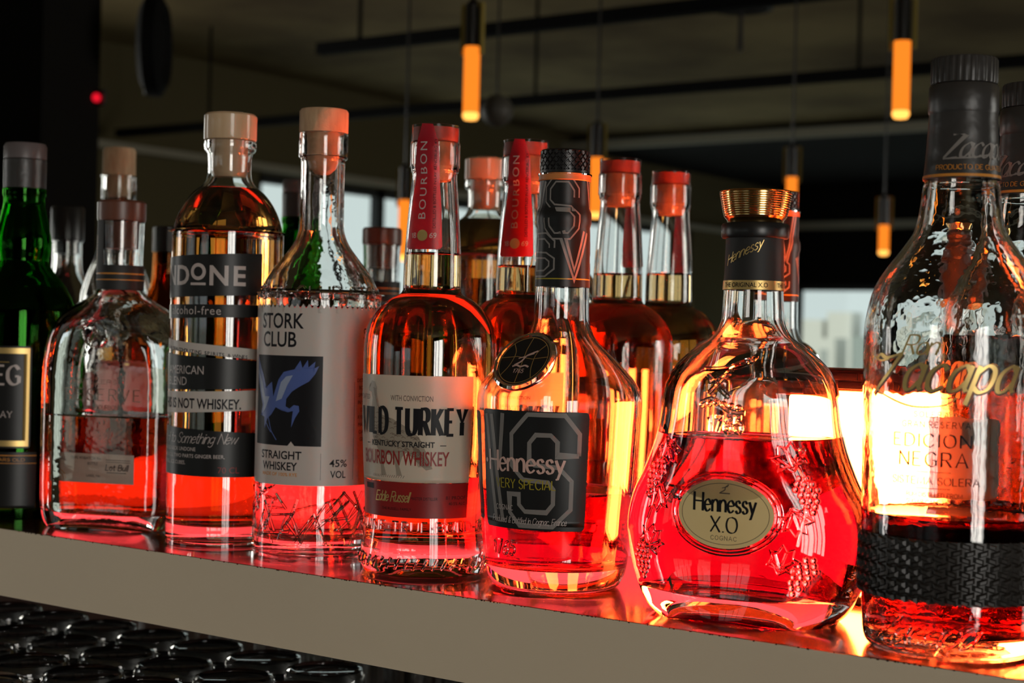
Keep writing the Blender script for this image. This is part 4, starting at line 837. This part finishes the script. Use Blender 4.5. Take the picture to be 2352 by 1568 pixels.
    d.build('printed_lettering', fn, ['goldp', 'inkbrown', 'ink' if not back else 'silver'], t, label='gold and dark lettering printed on the glass')
    d = Decal().rect(13.2, 17.2, 7.2, 11.6, 0, 0).rect(13.4, 15.4, 10.2, 11.4, 1, 1)
    d.build('back_label', fn, ['peach' if not back else 'p_black', 'stamp'], t, label='paper label on the back')
    cs = text_strokes('Zacapa', 1.35, -.6, .75, slant=.6, gap=.1, width=5.2)
    emboss('embossed_script', cs + [cat([(-3.4, 1.0), (-3.0, .5), (-1, .45), (1.0, .8)])], B.wrap(4.5, 0), .09, 'glass', t, label='raised glass script above the foot')
    return t
rum((9.56, -17.16, 0), 'tall rum bottle with gold script and woven band, front row at the right edge', 8, 6.9)
rum((10.1, -7.6, 0), 'dark capped rum bottle standing behind, cut off by the right edge of the picture', -48, 16.0, True)

# --- bottles past the left end: seen only in the mirror
def plain(loc, prof, g, liq, lvl, cap, capm, label, lab=None, az=0):
    t = thing('liquor_bottle', loc, az, label, 'bottle'); B = Bottle(prof, floor=1.1)
    B.glass(t, g); B.liquid(t, lvl, liq); MB().lathe(cap, 40).build('stopper', capm, t)
    if lab:
        W = B.wrap(4, .02); x0 = pi * 4
        Decal().rect(x0 - 4, x0 + 4, lab[0], lab[1], 0, 0).rect(x0 - 3.4, x0 + 3.4, lab[1] - .9, lab[1] - .7, 1, 1).rect(x0 - 3.4, x0 + 3.4, lab[0] + .7, lab[0] + .9, 1, 1).build('label_paper', W, [lab[2], lab[3]], t)
plain((-89.4, -11.6, 0), [(3.4, 0), (3.7, .4), (3.7, 16), (3.3, 19.5), (2.2, 22.5), (1.6, 25), (1.5, 28), (1.5, 28), (1.7, 28.2), (1.7, 30.5), (1.6, 30.6)], 'glass', 'whiskey', 15, [(0, 28.6), (1.2, 28.6), (1.25, 30.6), (1.66, 30.65), (1.66, 33.2), (1.5, 33.5), (0, 33.5)], 'cork', 'slim clear bottle with brown cork stopper, reflected behind the flat bourbon bottle', (4, 13, 'p_cream', 'ink'))
plain((-98.5, -12.5, 0), [(3.8, 0), (4.1, .4), (4.1, 15), (3.6, 17.5), (2.4, 19.5), (1.6, 21), (1.5, 24), (1.45, 24.1)], 'glass', 'pale', 4, [(0, 22.8), (1.2, 22.8), (1.25, 24.1), (1.72, 24.2), (1.72, 27.6), (1.6, 27.8), (0, 27.8)], 'black', 'clear bottle with black cap reflected right of the green whisky bottle', (3, 10, 'p_white', 'ink'))
plain((-80.6, -10.6, 0), [(3.4, 0), (3.6, .4), (3.6, 14), (3.2, 16.5), (2.0, 18.5), (1.6, 20), (1.5, 22.5), (1.45, 22.6)], 'brown', 'dark', 16, [(0, 21.5), (1.2, 21.5), (1.25, 22.6), (1.6, 22.7), (1.6, 25.1), (1.5, 25.2), (0, 25.2)], 'black', 'dark squat bottle with black stopper, reflected behind the striped band bottle', (6, 13, 'p_cream', 'goldp'))

# ------------------------------------------------------------------ upturned glasses on the lower shelf
def make_glass():
    outer = [(2.7, 0), (2.8, 0), (2.86, 2), (3.0, 8.4), (2.98, 9.1), (2.8, 9.45), (2.5, 9.55), (2.2, 9.42), (0, 9.35)]
    inner = [(0, 8.5), (2.4, 8.5), (2.75, 8.2), (2.66, 2), (2.62, 0.02), (2.7, 0)]
    v, f = lathe(outer + inner, 40); me = obj('tumbler', v, f, 'glass'); return me
proto = make_glass(); proto.location = (0, 0, 0)
names = []
rows = [(-9.4, -78.0, 7, 'back row'), (-15.6, -74.9, 7, 'second row'), (-21.8, -77.6, 8, 'third row'), (-28.0, -74.6, 8, 'front row')]
first = True
for y, x0, n, nm in rows:
    for k in range(n):
        o = proto if first else proto.copy()
        if not first: COL.objects.link(o)
        first = False
        o.location = (( x0 + k * 6.25) * S, y * S, -19.1 * S); o.rotation_euler.z = random.uniform(0, 6)
        tag(o, 'upturned clear glass in the %s below the shelf, number %s from the left' % (nm, ('one', 'two', 'three', 'four', 'five', 'six', 'seven', 'eight')[k]), 'glass', 'upturned glasses below the shelf')
